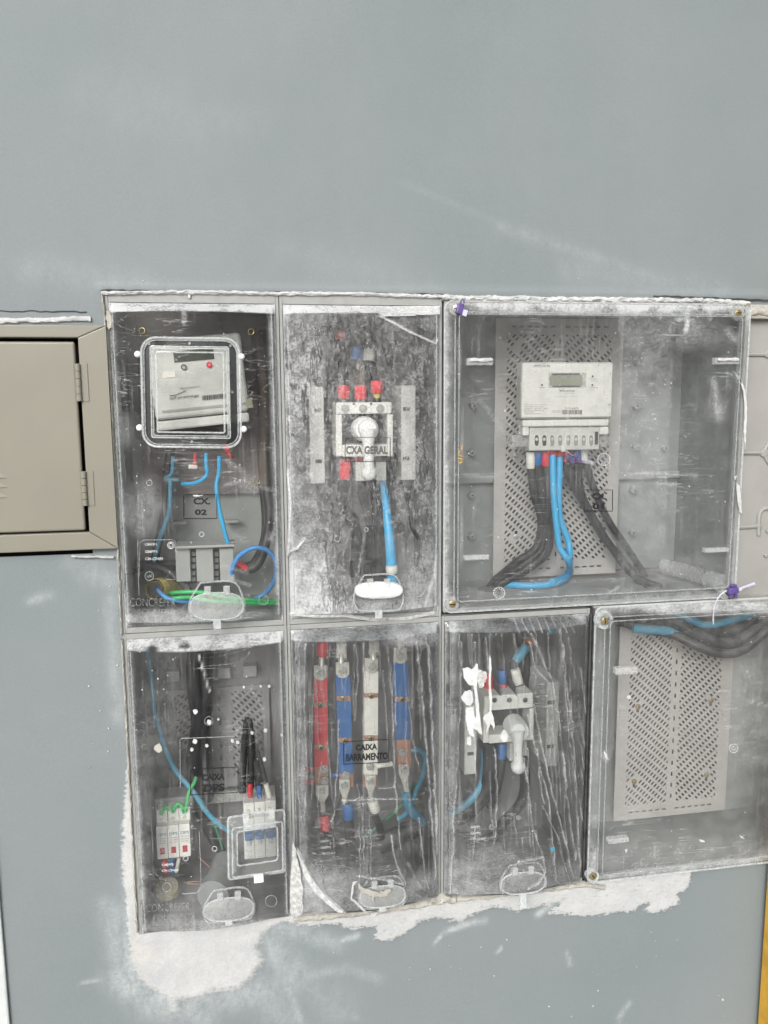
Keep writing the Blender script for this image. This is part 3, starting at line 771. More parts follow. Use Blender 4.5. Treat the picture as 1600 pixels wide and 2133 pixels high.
boss(tA, cA, 420, 1113, 5, 'emboss_white'); boss(tA, cA, 356, 1136, 7, 'emboss_white'); boss(tA, cA, 356, 1136, 4, 'emboss_white')
boss(tA, cA, 311, 1200, 9, 'emboss'); boss(tA, cA, 549, 1250, 10, 'emboss')
f = cA.S(.0014)
text('UV', rect(306, 1197, 317, 1203), f, 'emboss_white', tA, bold=.0)
bead('recycling_mark', [f(x, y) for x, y in ((345, 1207), (355, 1190), (366, 1207))], .0007, 'emboss', tA, True, 5)
for s_, y, x1 in (('GMPP1', 1131, 327), ('GMPP3', 1146, 328), ('CM-CF489', 1161, 340)): text(s_, rect(302, y, x1, y + 6), f, 'emboss_white', tA, bold=.03)
bead('moulded_frame', [f(x, y) for x, y in ((290, 1200), (292, 1130), (298, 1125), (360, 1124), (366, 1130), (366, 1150))], .0006, 'emboss', tA, False, 5)
bead('moulded_frame', [f(x, y) for x, y in ((287, 1125), (288, 1190), (290, 1240))], .0006, 'emboss', tA, False, 5)
emboss_mark(tA, f, 271, 1246)
flap(tA, cA, 452, 1213, 1291, 55, -.02)
splash(tA, [(222, 650), (230, 648), (235, 668), (233, 684), (226, 686), (222, 670)], lambda a, b: U(a, b, -.007), 'plaster_cream', .003)
splash(tA, [(400, 1031), (425, 1030), (418, 1034), (406, 1034)], cA.S(.0016))
splash(tA, [(392, 613), (397, 614), (396, 622), (392, 621)], lambda a, b: U(a, b, -.0035), 'plaster', .002, .6)
specks(tA, cA.S(.0008), 260, (240, 880, 580, 1060), .25, 1.0, 5)
specks(tA, cA.S(.0008), 90, (240, 660, 580, 880), .25, 1.0, 6, power=5)

# moulded ledges at the sides of the box seen through the cover
for (a, b, c, d) in ((246, 1105, 285, 1112), (246, 1130, 270, 1150), (357, 1087, 388, 1093), (468, 1084, 497, 1090), (572, 1115, 588, 1142)):
    MB().pbox(a, b, c, d, .15, .17).build('moulded_ledge', 'box_inner', tA, bev=.001)

# ---- the tilted meter inside CX. 02
mt = thing('energy_meter', 'white electricity meter, tilted, behind the square viewing window', 'meter', U(420, 880, .10))
cM = U(424, 788, .05); TL = math.radians(-5.2)
def mrot(mb, c=cM): return mb.rot(TL, c)
mrot(MB().pbox(312, 699, 511, 866, .05, .12)).build('meter_body', 'cream_plastic', mt, bev=.006, bseg=3)
mrot(MB().pbox(318, 867, 512, 888, .056, .12)).build('terminal_cover', 'cream_plastic', mt, bev=.003)
mrot(MB().pbox(331, 846, 516, 851, .0485, .052)).build('moulded_groove', 'grey_plastic', mt)
mrot(MB().pbox(366, 727, 450, 750, .0490, .052)).build('display', 'lcd_dark', mt)
mrot(MB().pbox(339, 768, 366, 780, .0492, .052)).build('sticker', 'white_tape', mt)
mrot(MB().pbox(508, 838, 521, 858, .049, .07)).build('seal_tape', 'olive_tape', mt)
def sM(px, py):
    p = U(px, py, .0484); return p
for px, py, m_ in ((383, 765, 'dark_plastic'), (436, 760, 'red_window')):
    p = U(px, py, .049); ld = MB().lathe(p, (0, -1, 0), [(-.001, .0042), (.0012, .0042)], 18).build('indicator_lamp', m_, mt, smooth=True)
    MB().lathe(p - Vector((0, .0012, 0)), (0, -1, 0), [(-.001, .0027), (.0012, .0020)], 14).build('lens', 'led' if m_ == 'red_window' else 'grey_plastic', ld, smooth=True)
s6 = -.10
text('cpfl piratininga', rect(353, 826, 414, 834, s6), sM, 'grey_print', mt, bold=.0)
text('17B203150 90000353175', rect(374, 808, 417, 811, s6), sM, 'grey_print', mt, bold=.0)
bead('logo_swoosh', [sM(x, y) for x, y in ((353, 824), (368, 822), (380, 817), (387, 813))], .0005, 'grey_print', mt, False, 4)
mb = MB(); rd = random.Random(4); xx = 421.0
while xx < 470:
    wd_ = rd.choice((.8, 1.2, 2.0)); mb.prism([sM(xx, 824 + s6 * (xx - 421)), sM(xx + wd_, 824 + s6 * (xx - 421)), sM(xx + wd_, 834 + s6 * (xx - 421)), sM(xx, 834 + s6 * (xx - 421))], .0004); xx += wd_ + rd.choice((.8, 1.4))
mb.build('barcode', 'grey_print', mt)
screw(mt, U(332, 866, .058), .005, 'zinc')

# ---- wiring in CX. 02
G2 = 'wires inside the box with the square window'
def W(lab, pts, r, m, n='wire', g=G2): return cable(n, lab, 'wire' if n == 'wire' else 'cable', pts, r, m, g)
W('bright blue wire dropping straight past the CX. 02 plate to the grey breaker support', [(457, 950, .10), (456, 985, .10), (451, 1010, .095), (454, 1045, .09), (465, 1095, .088), (476, 1135, .09)], .0033, 'blue_cable')
W('short bright blue wire curling left above the CX. 02 plate', [(429, 945, .11), (430, 972, .10), (431, 988, .10), (420, 1000, .10), (402, 1007, .105), (380, 1008, .12)], .0032, 'blue_cable')
a = W('red wire with a white end cap below the window of box CX. 02', [(407, 945, .11), (406, 962, .10), (405, 972, .10)], .0028, 'red_tape')
sleeve('end_cap', a, U(393, 972, .097), U(411, 973, .097), .0036, 'white_tape')
W('dim blue wire running down the left of box CX. 02 over a black cable', [(355, 1000, .12), (354, 1040, .11), (350, 1075, .11), (335, 1115, .11), (322, 1165, .12), (318, 1190, .13)], .0034, 'blue_cable_dim')
W('black cable bending down the left side behind the dim blue wire', [(357, 930, .13), (348, 985, .13), (347, 1050, .13), (337, 1100, .13), (328, 1140, .14), (318, 1185, .14)], .0068, 'black_cable', 'cable')
W('short dim blue wire with a red joint left of the white end cap', [(360, 950, .12), (358, 985, .12), (345, 998, .12), (372, 1000, .12)], .0028, 'blue_cable_dim')
a = W('black cable looping at the right of box CX. 02 to a red taped end', [(556, 1010, .13), (562, 1070, .12), (556, 1120, .11), (545, 1160, .10), (530, 1182, .10), (513, 1186, .10), (500, 1180, .10)], .0075, 'black_cable', 'cable')
sleeve('red_tape', a, U(515, 1186, .098), U(494, 1174, .098), .0056, 'red_tape')
W('second black cable beside the looping one at the right of box CX. 02', [(545, 1000, .145), (553, 1080, .14), (548, 1130, .13), (530, 1170, .13), (512, 1180, .13)], .006, 'black_cable', 'cable')
W('thick brown cable hanging at the upper right of box CX. 02', [(536, 690, .15), (545, 780, .14), (550, 880, .14), (548, 960, .14), (552, 1015, .14)], .0085, 'brown_cable', 'cable')
W('short red wire below the lower right corner of the viewing window', [(471, 925, .12), (475, 940, .12), (481, 952, .13)], .0045, 'red_tape')
W('bright blue wire coiled in a wide loop at the lower right of box CX. 02', [(482, 1200, .09), (486, 1178, .08), (502, 1155, .075), (530, 1141, .07), (558, 1147, .07), (575, 1172, .07), (573, 1205, .07), (556, 1232, .075), (530, 1248, .08)], .0036, 'blue_wire')
W('green wire on the floor of box CX. 02 entering the yellow conduit, upper one', [(340, 1238, .10), (370, 1234, .08), (420, 1234, .07), (470, 1244, .07), (520, 1250, .07), (575, 1252, .08)], .0034, 'green_wire')
W('green wire on the floor of box CX. 02, lower and nearer one', [(335, 1250, .10), (365, 1246, .06), (400, 1245, .06), (450, 1253, .06), (510, 1256, .06), (578, 1257, .07)], .0030, 'green_wire')
W('blue wire coming out of the yellow conduit', [(326, 1218, .09), (332, 1232, .07), (350, 1246, .06), (385, 1253, .065), (420, 1250, .08)], .0032, 'blue_wire')
W('black cable coiled round the maker letters at the bottom left of box CX. 02', [(262, 1195, .12), (310, 1178, .12), (360, 1198, .11), (390, 1228, .09), (392, 1258, .07), (372, 1282, .06), (335, 1290, .06), (295, 1280, .07)], .0062, 'black_cable', 'cable')
W('black cable running along the back of box CX. 02 above the yellow conduit', [(270, 1170, .15), (310, 1178, .15), (365, 1174, .15), (372, 1180, .15)], .006, 'black_cable', 'cable')
yc = MB().tube(smooth_path([U(322, 1228, .075), U(336, 1226, .10), U(365, 1226, .14)], 10), [.0155 + .0012 * (i % 2) for i in range(21)], 18, cap=False).tube(smooth_path([U(322, 1228, .0755), U(336, 1226, .10)], 4), .0125, 18).build('corrugated_conduit', ['yellow_conduit'], None, smooth=True)
MB().lathe(U(322, 1228, .075), U(322, 1228, .075) - U(336, 1226, .10), [(0, .0122), (.0008, .0120)], 18).build('bore', 'black_rubber', yc)
yc['label'] = 'open end of a yellow corrugated conduit at the bottom left of box CX. 02'; yc['category'] = 'conduit'
# grey breaker support
t = thing('breaker_support', 'grey plastic breaker support with two upright slots in box CX. 02', 'breaker support', U(427, 1212, .10))
for (a, b) in ((366, 397), (409, 445), (458, 488)): MB().pbox(a, 1142, b, 1212, .085, .105).build('face_panel', 'grey_plastic', t, bev=.0015)
MB().pbox(364, 1136, 490, 1142, .075, .12).build('top_ledge', 'grey_plastic', t, bev=.0015)
MB().pbox(390, 1143, 465, 1214, .106, .112).build('back_rail', 'dark_plastic', t)
for i, y in enumerate((1150, 1163, 1176, 1190, 1203)):
    MB().pbox(399, y, 407, y + 8, .098, .105).build('rail_tooth', 'grey_plastic', t)
    MB().pbox(447, y, 455, y + 9, .100, .105).build('rail_tooth', 'grey_plastic', t)

# ------------------------------------------------------------------ box CXA GERAL (upper middle)
tB, cB = narrow('switch_box', 'narrow box behind crumpled dusty film with a white handle switch, plate reading CXA GERAL', 1, 0, .0135, .0085)
def fB(px, py, x, z):
    top = np.clip((cB.z1 - cB.dt - (z - ZC)) / -.002, 0, 1)
    d = 1.3 * top * (.7 + .4 * vn(px, py, .12, 3)) + .10
    d = d + blob(px, py, 640, 1240, 70, 80, .35) + blob(px, py, 750, 1270, 200, 26, .4) + blob(px, py, 880, 1210, 50, 70, .25) + blob(px, py, 620, 720, 40, 200, .25)
    d = d + .2 * inside(px, py, [(596, 970), (650, 985), (672, 1100), (690, 1270), (600, 1290)])
    d = d + .15 * inside(px, py, [(780, 640), (915, 700), (915, 640)])
    d = d - blob(px, py, 735, 690, 60, 40, .12) - blob(px, py, 785, 1150, 60, 70, .16) - blob(px, py, 762, 910, 70, 110, .10) - blob(px, py, 760, 1080, 70, 100, .2) - blob(px, py, 740, 745, 60, 70, .14)
    for ln, w, a in (([(790, 655), (850, 690), (905, 715)], 3, .95), ([(905, 710), (912, 706)], 5, .9), ([(650, 985), (665, 1085), (690, 1270)], 2.5, .3), ([(600, 980), (606, 1060), (600, 1160), (602, 1290)], 5, .7), ([(605, 1145), (625, 1138), (635, 1122)], 6, .9),
                     ([(605, 1290), (690, 1285), (800, 1292), (905, 1280)], 5, .9), ([(885, 1260), (905, 1200), (912, 1160)], 6, .75), ([(700, 660), (670, 760), (655, 830)], 3, .3), ([(760, 690), (790, 740)], 2, .3), ([(760, 1110), (745, 1200), (800, 1230)], 2, .45), ([(600, 770), (592, 765)], 3, .8)):
        d = np.maximum(d, a * np.exp(-(segd(px, py, ln) / w) ** 2))
    d = d + .5 * np.exp(-((x - cB.x1 + .005) / .003) ** 2) + .4 * np.exp(-((x - cB.x0 - .004) / .004) ** 2)
    bub = np.clip(.25 + blob(px, py, 720, 820, 230, 190, .8) + blob(px, py, 840, 1050, 80, 130, .9) + blob(px, py, 700, 1150, 50, 130, .9) - blob(px, py, 790, 1160, 50, 80, .9) - blob(px, py, 620, 1150, 50, 150, .9), 0, 1)
    fo = np.zeros(len(px))
    for ln in ([(655, 690), (680, 760), (660, 850)], [(720, 700), (725, 800)], [(820, 680), (825, 780), (850, 900), (860, 1000)], [(870, 700), (880, 800)], [(640, 1000), (665, 1100)], [(760, 640), (780, 740), (800, 770)], [(880, 900), (870, 1010), (890, 1080)]):
        fo += .0015 * np.exp(-(segd(px, py, ln) / 5) ** 2)
    return {'dust': d, 'bub': bub, 'dy': fo}
cB.mesh('cover', clear_mat('cover_crumpled_film', .13, .12, .2, .2, bubble=.22, bumpk=.3, rough=.18), tB, fB, step=.0024)
label(tB, cB, '', 719, 911, 813, 961, .0, [('CXA GERAL', 721, 929, 808, 946)], 'grey_print')
flap(tB, cB, 789, 1198, 1272, 49, -.01, openlid=True, mlid='handle_white')
boss(tB, cB, 763, 1103, 4, 'emboss_white'); boss(tB, cB, 703, 1122, 6, 'emboss'); boss(tB, cB, 873, 1232, 11, 'emboss')
emboss_mark(tB, cB.S(.0014), 622, 1210, .9)
# film flap rolled at the upper right and torn at the left
splash(tB, [(782, 638), (916, 638), (916, 654), (860, 657), (800, 660), (786, 652)], cB.S(.004), 'film_edge', .0012, 1.0, 5, 'film_strip')
bead('film_fold', [cB.on(x, y, .004) for x, y in ((790, 658), (820, 673), (850, 690), (880, 703), (908, 716), (912, 706))], .0014, 'film_edge', tB)
bead('film_fold', [cB.on(x, y, .004) for x, y in ((600, 985), (606, 1050), (602, 1130), (600, 1160), (606, 1148), (620, 1142), (634, 1124))], .0022, 'film_edge', tB)
bead('film_fold', [cB.on(x, y, .003) for x, y in ((604, 1278), (650, 1283), (720, 1282), (770, 1290), (850, 1288), (905, 1276))], .0028, 'film_edge', tB)
splash(tB, [(602, 640), (640, 638), (700, 640), (780, 637), (780, 650), (700, 654), (640, 648), (602, 646)], lambda a, b: U(a, b, -.006), 'plaster', .002, 1.6)
specks(tB, cB.S(.0008), 160, (600, 660, 915, 1280), .25, 1.0, 9, power=4)

def disconnector(t, px, py, lower_px):
    pass
# ---- main switch in CXA GERAL
t = thing('isolator_switch', 'white load switch with lever handle and red taped terminals behind the CXA GERAL plate', 'switch', U(758, 952, .09))
MB().pbox(700, 838, 816, 862, .055, .11).build('terminal_block', 'white_plastic', t, bev=.002)
MB().pbox(700, 863, 713, 951, .058, .11).pbox(807, 863, 819, 951, .058, .11).pbox(713, 926, 807, 951, .058, .11).build('switch_frame', 'white_plastic', t, bev=.0015)
MB().pbox(712, 862, 808, 927, .095, .11).build('recess', 'dark_plastic', t)
for px in (719, 756, 792):
    p = U(px, 851, .0545); s_ = MB().lathe(p, (0, -1, 0), [(-.001, .0062), (.0008, .0062), (.001, .005)], 18).build('clamp_ring', 'grey_plastic', t, smooth=True)
    MB().lathe(p, (0, -1, 0), [(0, .0040), (.0016, .0036)], 14).build('clamp_screw', 'zinc', s_, smooth=True)
for px in (737, 773): MB().pbox(px - 2, 839, px + 2, 843, .0538, .06).build('notch', 'black_print', t)
hd = MB().lathe(U(757, 893, .072), (0, -1, 0), [(0, .0195), (.030, .0185), (.034, .0165)], 28).build('lever_hub', 'handle_white', t, smooth=True)
A0 = U(766, 893, .030); A1 = U(769, 985, .026)
MB().tube([A0, A0.lerp(A1, .35), A0.lerp(A1, .6), A0.lerp(A1, .82), A1], [.0130, .0082, .0075, .0082, .0098], 14).lathe(A1 - Vector((0, .004, 0)), (0, 1, 0), [(-.004, .006), (0, .0108), (.006, .0118), (.012, .0106)], 20).lathe(A0 - Vector((0, .005, 0)), (0, 1, 0), [(0, .0125), (.003, .0140), (.02, .0140)], 24).build('lever_handle', 'handle_white', hd, smooth=True)
MB().pbox(741, 960, 766, 1002, .075, .11).pbox(784, 960, 805, 1001, .075, .11).build('lower_terminal', 'cream_plastic', t, bev=.0012)
GB = 'cables inside the CXA GERAL box'
for k, (px, y0, y1, lab, path) in enumerate(((716, 803, 830, 'left incoming black cable above the CXA GERAL switch, red tape at its end', [(690, 640, .14), (700, 690, .13), (714, 745, .11), (716, 800, .09), (717, 838, .085)]),
        (751, 803, 832, 'middle incoming black cable above the CXA GERAL switch, red tape at its end', [(735, 640, .14), (742, 690, .13), (750, 745, .11), (751, 800, .09), (753, 838, .085)]),
        (785, 793, 819, 'right incoming black cable above the CXA GERAL switch, red tape at its end', [(775, 640, .14), (768, 700, .13), (766, 745, .11), (782, 785, .095), (787, 838, .085)]))):
    a = cable('cable', lab, 'cable', path, .0082 if k < 2 else .0072, 'black_cable_clean' if k != 1 else 'brown_cable', GB)
    sleeve('red_tape', a, U(px, y0, .083), U(px, y1, .083), .0092, 'red_tape')
    sleeve('conductor', a, U(px + 1, y1 - 2, .085), U(px + 1, y1 + 12, .085), .0058, 'yellow_conduit' if k == 2 else 'tin')
    if k == 1: sleeve('blue_tape', a, U(743, 722, .105), U(743, 750, .103), .0093, 'blue_tape')
    if k == 2: sleeve('white_tape', a, U(770, 728, .105), U(768, 752, .103), .0093, 'white_tape')
a = cable('cable', 'black cable curving left at the top of the CXA GERAL box, red band', 'cable', [(655, 690, .13), (680, 690, .13), (705, 702, .13), (735, 690, .14), (775, 660, .15)], .0075, 'black_cable_clean', GB)
sleeve('red_tape', a, U(697, 700, .122), U(718, 698, .123), .0085, 'red_tape')
for px, q0, q1, m_, lab, path in ((719, 955, 998, 'red_tape', 'left outgoing black cable under the CXA GERAL switch, long red wrap', [(718, 945, .09), (720, 1000, .09), (712, 1050, .11), (742, 1110, .12), (740, 1200, .13)]),
        (750, 949, 966, 'red_tape', 'middle outgoing black cable under the CXA GERAL switch', [(750, 945, .10), (752, 1010, .10), (766, 1060, .11), (774, 1120, .12), (768, 1215, .13)]),):
    a = cable('cable', lab, 'cable', path, .0095, 'black_cable_clean', GB); sleeve('red_tape', a, U(px, q0, .088), U(px, q1, .088), .0095, m_)
cable('cable', 'broad flat black cable down the middle of the CXA GERAL box beside the blue one', 'cable', [(776, 1000, .10), (786, 1060, .105), (790, 1110, .11), (790, 1200, .115)], .0095, 'black_cable_clean', GB)
a = cable('cable', 'thick bright blue cable widening towards the flap of the CXA GERAL box', 'cable', [(797, 1000, .10), (803, 1040, .09), (808, 1090, .075), (813, 1140, .065), (818, 1215, .065)], .0050, 'blue_cable', GB, taper=.0092)
sleeve('printed_tag', a, U(816, 1178, .057), U(817, 1194, .057), .0094, 'white_tape')
a = cable('cable', 'thin black cable slanting down the right side of the CXA GERAL box', 'cable', [(820, 920, .12), (838, 1000, .12), (852, 1050, .12), (860, 1100, .12), (885, 1135, .13)], .0040, 'black_cable_clean', GB)
cable('cable', 'thin black cable slanting down to the left below the left white strip', 'cable', [(700, 1000, .12), (680, 1040, .12), (664, 1080, .12), (655, 1120, .13)], .0035, 'black_cable_clean', GB)
for (a, b, c, d, lab, sl_) in ((645, 806, 676, 1007, 'white plastic barrier strip left of the CXA GERAL switch', ((662, 855), (664, 961))), (836, 803, 866, 1000, 'white plastic barrier strip right of the CXA GERAL switch', ((847, 852), (846, 955)))):
    t = thing('barrier_strip', lab, 'barrier strip', U((a + c) / 2, d, .10), 'white barrier strips beside the switches')
    MB().pbox(a, b, c, d, .075, .15).build('strip_body', 'cream_plastic', t, bev=.0012)
    for (px, py) in sl_: MB().pbox(px - 7, py - 4, px + 7, py + 4, .0745, .08).build('slot', 'dark_plastic', t)

# ------------------------------------------------------------------ perforated steel plates
def perforated(parent, x0, x1, z0, z1, Y, mx, mt_, mb_, gap, skips=(), mat_='plate_steel', ax=(.0053, -.0047), bx=(.0083, .0088), rows=True):
    """plate with slanted slots in two mirrored fields, a column and two rows of dashes, all cut through"""
    bm = bmesh.new(); xc = (x0 + x1) / 2
    fields = [(x0 + mx, xc - gap, z0 + mb_, z1 - mt_, 1), (xc + gap, x1 - mx, z0 + mb_, z1 - mt_, -1)]
    for (a, b, c, d, sg) in fields:
        fb = bmesh.new(); A = Vector((ax[0] * sg, 0, ax[1])); B = Vector((bx[0] * sg, 0, bx[1]))
        o0 = Vector((a if sg > 0 else b, Y, d))
        det = A.x * B.z - A.z * B.x
        for i in range(-80, 140):
            for j in range(-80, 80):
                o_ = o0 + A * i + B * j; ce = o_ + A * .5 + B * .5
                if not (a - .012 < ce.x < b + .012 and c - .012 < ce.z < d + .012): continue
                cor = [o_, o_ + A, o_ + A + B, o_ + B]
                if any((ce - Vector((sx, Y, sz))).length < .0085 for sx, sz in skips):
                    fb.faces.new([fb.verts.new(p) for p in cor]); continue
                u0, u1, v0, v1 = .25, .75, .21, .79
                ho = [o_ + A * u0 + B * v0, o_ + A * u1 + B * v0, o_ + A * u1 + B * v1, o_ + A * u0 + B * v1]
                C = [fb.verts.new(p) for p in cor]; Hh = [fb.verts.new(p) for p in ho]
                for q in range(4): fb.faces.new((C[q], C[(q + 1) % 4], Hh[(q + 1) % 4], Hh[q]))
        for pt, no in (((a, 0, 0), (-1, 0, 0)), ((b, 0, 0), (1, 0, 0)), ((0, 0, c), (0, 0, -1)), ((0, 0, d), (0, 0, 1))):
            bmesh.ops.bisect_plane(fb, geom=list(fb.verts) + list(fb.edges) + list(fb.faces), plane_co=pt, plane_no=no, clear_outer=True, dist=1e-7)
        bmesh.ops.remove_doubles(fb, verts=fb.verts, dist=1e-5)
        tmp = bpy.data.meshes.new('f'); fb.to_mesh(tmp); fb.free(); bm.from_mesh(tmp); bpy.data.meshes.remove(tmp)
    def rc(a, b, c, d):
        if b - a > 1e-6 and d - c > 1e-6: bm.faces.new([bm.verts.new(p) for p in ((a, Y, c), (b, Y, c), (b, Y, d), (a, Y, d))])
    rc(x0, x0 + mx, z0, z1); rc(x1 - mx, x1, z0, z1)
    # middle column with upright dashes
    n = int((z1 - z0 - mt_ - mb_) / .021); a, b = xc - gap, xc + gap; hw = .0016
    zc = z0 + mb_; rc(a, xc - hw, z0 + mb_, z1 - mt_); rc(xc + hw, b, z0 + mb_, z1 - mt_)
    for i in range(n):
        s_ = z0 + mb_ + (i + .5) * (z1 - z0 - mt_ - mb_) / n
        rc(xc - hw, xc + hw, zc, s_ - .004); zc = s_ + .004
    rc(xc - hw, xc + hw, zc, z1 - mt_)
    # top and bottom margins with lying dashes
    for (c, d) in ((z0, z0 + mb_), (z1 - mt_, z1)):
        if not rows: rc(x0 + mx, x1 - mx, c, d); continue
        zm = (c + d) / 2; hh = .0015
        rc(x0 + mx, x1 - mx, c, zm - hh); rc(x0 + mx, x1 - mx, zm + hh, d); xq = x0 + mx
        for s_ in [-.43 + .072 * q for q in range(6)] + [.07 + .072 * q for q in range(6)]:
            xm_ = xc + s_ * (x1 - x0 - 2 * mx) * 1.02; rc(xq, xm_ - .004, zm - hh, zm + hh); xq = xm_ + .004
        rc(xq, x1 - mx, zm - hh, zm + hh)
    me = bpy.data.meshes.new('perforated_plate'); c = Vector((xc, Y, (z0 + z1) / 2))
    for v in bm.verts: v.co -= c
    bmesh.ops.recalc_face_normals(bm, faces=bm.faces)
    for f_ in bm.faces:
        if f_.normal.y > 0: f_.normal_flip()
    bm.to_mesh(me); bm.free(); me.materials.append(MT[mat_])
    o = put('mounting_plate', me, c, parent)
    s_ = o.modifiers.new('thickness', 'SOLIDIFY'); s_.thickness = .0014; s_.offset = -1
    return o

def wide_cover(t, x0, x1, z0, z1, mat_, fields, yf=-.006, yr=-.016, fl=.016, r=.012, step=.004):
    """flat clear cover with a lower flange and a raised middle"""
    xs = np.array(sorted(set(list(np.linspace(x0, x1, int((x1 - x0) / step))) + [x0 + fl, x0 + fl + .003, x1 - fl, x1 - fl - .003])))
    zs = np.array(sorted(set(list(np.linspace(z0, z1, int((z1 - z0) / step))) + [z0 + fl, z0 + fl + .003, z1 - fl, z1 - fl - .003])))
    X, Z = np.meshgrid(xs, zs); x = X.ravel(); z = Z.ravel()
    e = np.minimum(np.minimum(x - x0, x1 - x), np.minimum(z - z0, z1 - z))
    y = yf + (yr - yf) * np.clip((e - fl) / .003, 0, 1)
    P = np.stack([x, y, ZC + z], 1); px, py = proj(P); at = fields(px, py, x, z, e)
    qx = np.maximum(np.maximum(x0 + r - x, x - x1 + r), 0); qz = np.maximum(np.maximum(z0 + r - z, z - z1 + r), 0)
    out = np.hypot(qx, qz) > r + .001
    nx, nz = len(xs), len(zs); ii, jj = np.meshgrid(np.arange(nx - 1), np.arange(nz - 1)); i0 = (jj * nx + ii).ravel()
    Fq = np.stack([i0, i0 + 1, i0 + 1 + nx, i0 + nx], 1); Fq = Fq[~out[Fq].any(1)]
    c = Vector(((x0 + x1) / 2, yf, ZC + (z0 + z1) / 2)); me = bpy.data.meshes.new('cover'); me.from_pydata((P - np.array(c)).tolist(), [], Fq.tolist())
    for k, v in at.items():
        a = me.attributes.new(k, 'FLOAT', 'POINT'); a.data.foreach_set('value', np.asarray(v, np.float32))
    me.materials.append(mat_)
    cv = put('cover', me, c, t)
    def rr(i, yy, n=6, q=None):
        q = r if q is None else q; L = []
        for cx, cz, a0 in ((x1 - i - q, z1 - i - q, 0), (x0 + i + q, z1 - i - q, 90), (x0 + i + q, z0 + i + q, 180), (x1 - i - q, z0 + i + q, 270)):
            for k in range(n + 1):
                a = math.radians(a0 + 90 * k / n); L.append(Vector((cx + q * math.cos(a), yy, ZC + cz + q * math.sin(a))))
        return L
    bead('cover_edge', rr(.0008, yf), .0016, 'edge_clear', cv, True)
    bead('cover_edge', rr(fl, yf - .001, q=.006), .0011, 'edge_dim', cv, True)
    bead('cover_edge', rr(fl + .0035, yr, q=.006), .0009, 'edge_dim', cv, True)
    return cv

# ------------------------------------------------------------------ box CX. 01 (upper right)
x0, x1, z0, z1 = .2955, .7790, -.3265, .1335
tC = thing('meter_box', 'wide meter box with clear screwed cover and a perforated plate, plate reading CX. 01', 'meter box', ((x0 + x1) / 2, 0, ZR(z0)))
enclosure(tC, x0, x1, z0, z1, .006, .006, .006, .006, .18, 'box_inner_grey', yf=-.003)
def fC(px, py, x, z, e):
    d = .5 * np.exp(-((e - .002) / .006) ** 2) * (.5 + .6 * vn(px, py, .1, 3)) * ((z > .10) | (x < .33)) + .12 * np.clip((.017 - e) / .004, 0, 1)
    d = d + blob(px, py, 1240, 640, 330, 16, .55) + blob(px, py, 1430, 690, 70, 40, .18) + blob(px, py, 1240, 1240, 330, 18, .10) + blob(px, py, 1440, 1195, 100, 40, .10) + blob(px, py, 1335, 860, 60, 260, .06)
    d = d + .11 * ((px > 1290) & (px < 1402 - (py - 640) * .03)) * np.clip((1250 - py) / 120, 0, 1)
    for ln, w, a in (([(1380, 632), (1375, 660)], 5, .8), ([(1425, 630), (1432, 668), (1428, 690)], 6, .8), ([(1410, 665), (1445, 668)], 4, .6), ([(1480, 630), (1478, 665)], 4, .5), ([(1486, 790), (1492, 830), (1494, 862)], 6, .42), ([(1494, 840), (1496, 868)], 13, .3), ([(1300, 990), (1360, 985), (1450, 990)], 4, .35), ([(945, 990), (1030, 992)], 3, .4), ([(1515, 690), (1530, 705)], 8, .4), ([(1255, 1245), (1290, 1222)], 4, .4), ([(998, 830), (1050, 900)], 2, .4), ([(955, 700), (965, 1000), (958, 1200)], 2, .25)):
        d = np.maximum(d, a * np.exp(-(segd(px, py, ln) / w) ** 2))
    return {'dust': d}
cvC = wide_cover(tC, x0, x1, z0, z1, clear_mat('cover_wide_clear', .10, .15, .8, .3, refl=.9), fC)
sC = lambda off=.0012: (lambda px, py: U(px, py, -.016 - off))
# corner screws and ears
for px, py, m_ in ((951, 642, 'zinc'), (942, 1258, 'brass'), (1537, 652, 'brass'), (1510, 1235, 'zinc')):
    p = U(px, py, -.009); ear = MB().lathe(p + Vector((0, .003, 0)), (0, -1, 0), [(0, .0115), (.004, .0108), (.0045, .0080)], 22).build('screw_ear', 'shroud', tC, smooth=True)
    screw(ear, p, .0056, m_); slot_on(ear, p, .0056, random.uniform(-.8, .8))
for (a, b, c, d) in ((974, 746, 1028, 761), (1491, 745, 1541, 759), (968, 1157, 1020, 1167), (1470, 1142, 1519, 1151)):
    g = MB().pbox(a, b, c, d, -.027, -.0165).build('grip_bar', 'frost', tC, bev=.0012)
    if b < 800:
        p0, p1 = U(a + 2, b, -.022), U(c - 2, b, -.022)
        crust('dust_heap', [(a + 3, b + 4), (c - 3, b + 4)], .0032, .0022, 'plaster', a * .1, g, jag=.5, Y=-.0275, YP=-.027)
label(tC, None, '', 1217, 1020, 1276, 1064, .012, [('CX.', 1234, 1027, 1262, 1040), ('01', 1234, 1048, 1258, 1061)], surf=sC())
text('CONCREFER IND. COM. LTDA', rect(1074, 1209, 1200, 1216, -.02), sC(), 'emboss', tC, bold=-.01)
text('POLICARBONATO TRANSPARENTE', rect(1216, 1204, 1320, 1210, -.02), sC(), 'emboss', tC, bold=-.01)
boss(tC, sC(.0016), 1258, 957, 13, 'emboss_white'); boss(tC, sC(.0016), 1258, 957, 8, 'emboss'); boss(tC, sC(.0016), 1040, 1235, 12, 'emboss_white')
for i in range(12):
    a = i * math.pi / 6; bead('moulded_tick', [sC(.0016)(1040 + 6 * math.cos(a), 1235 + 6 * math.sin(a)), sC(.0016)(1040 + 11 * math.cos(a), 1235 + 11 * math.sin(a))], .0006, 'emboss_white', tC, False, 4)
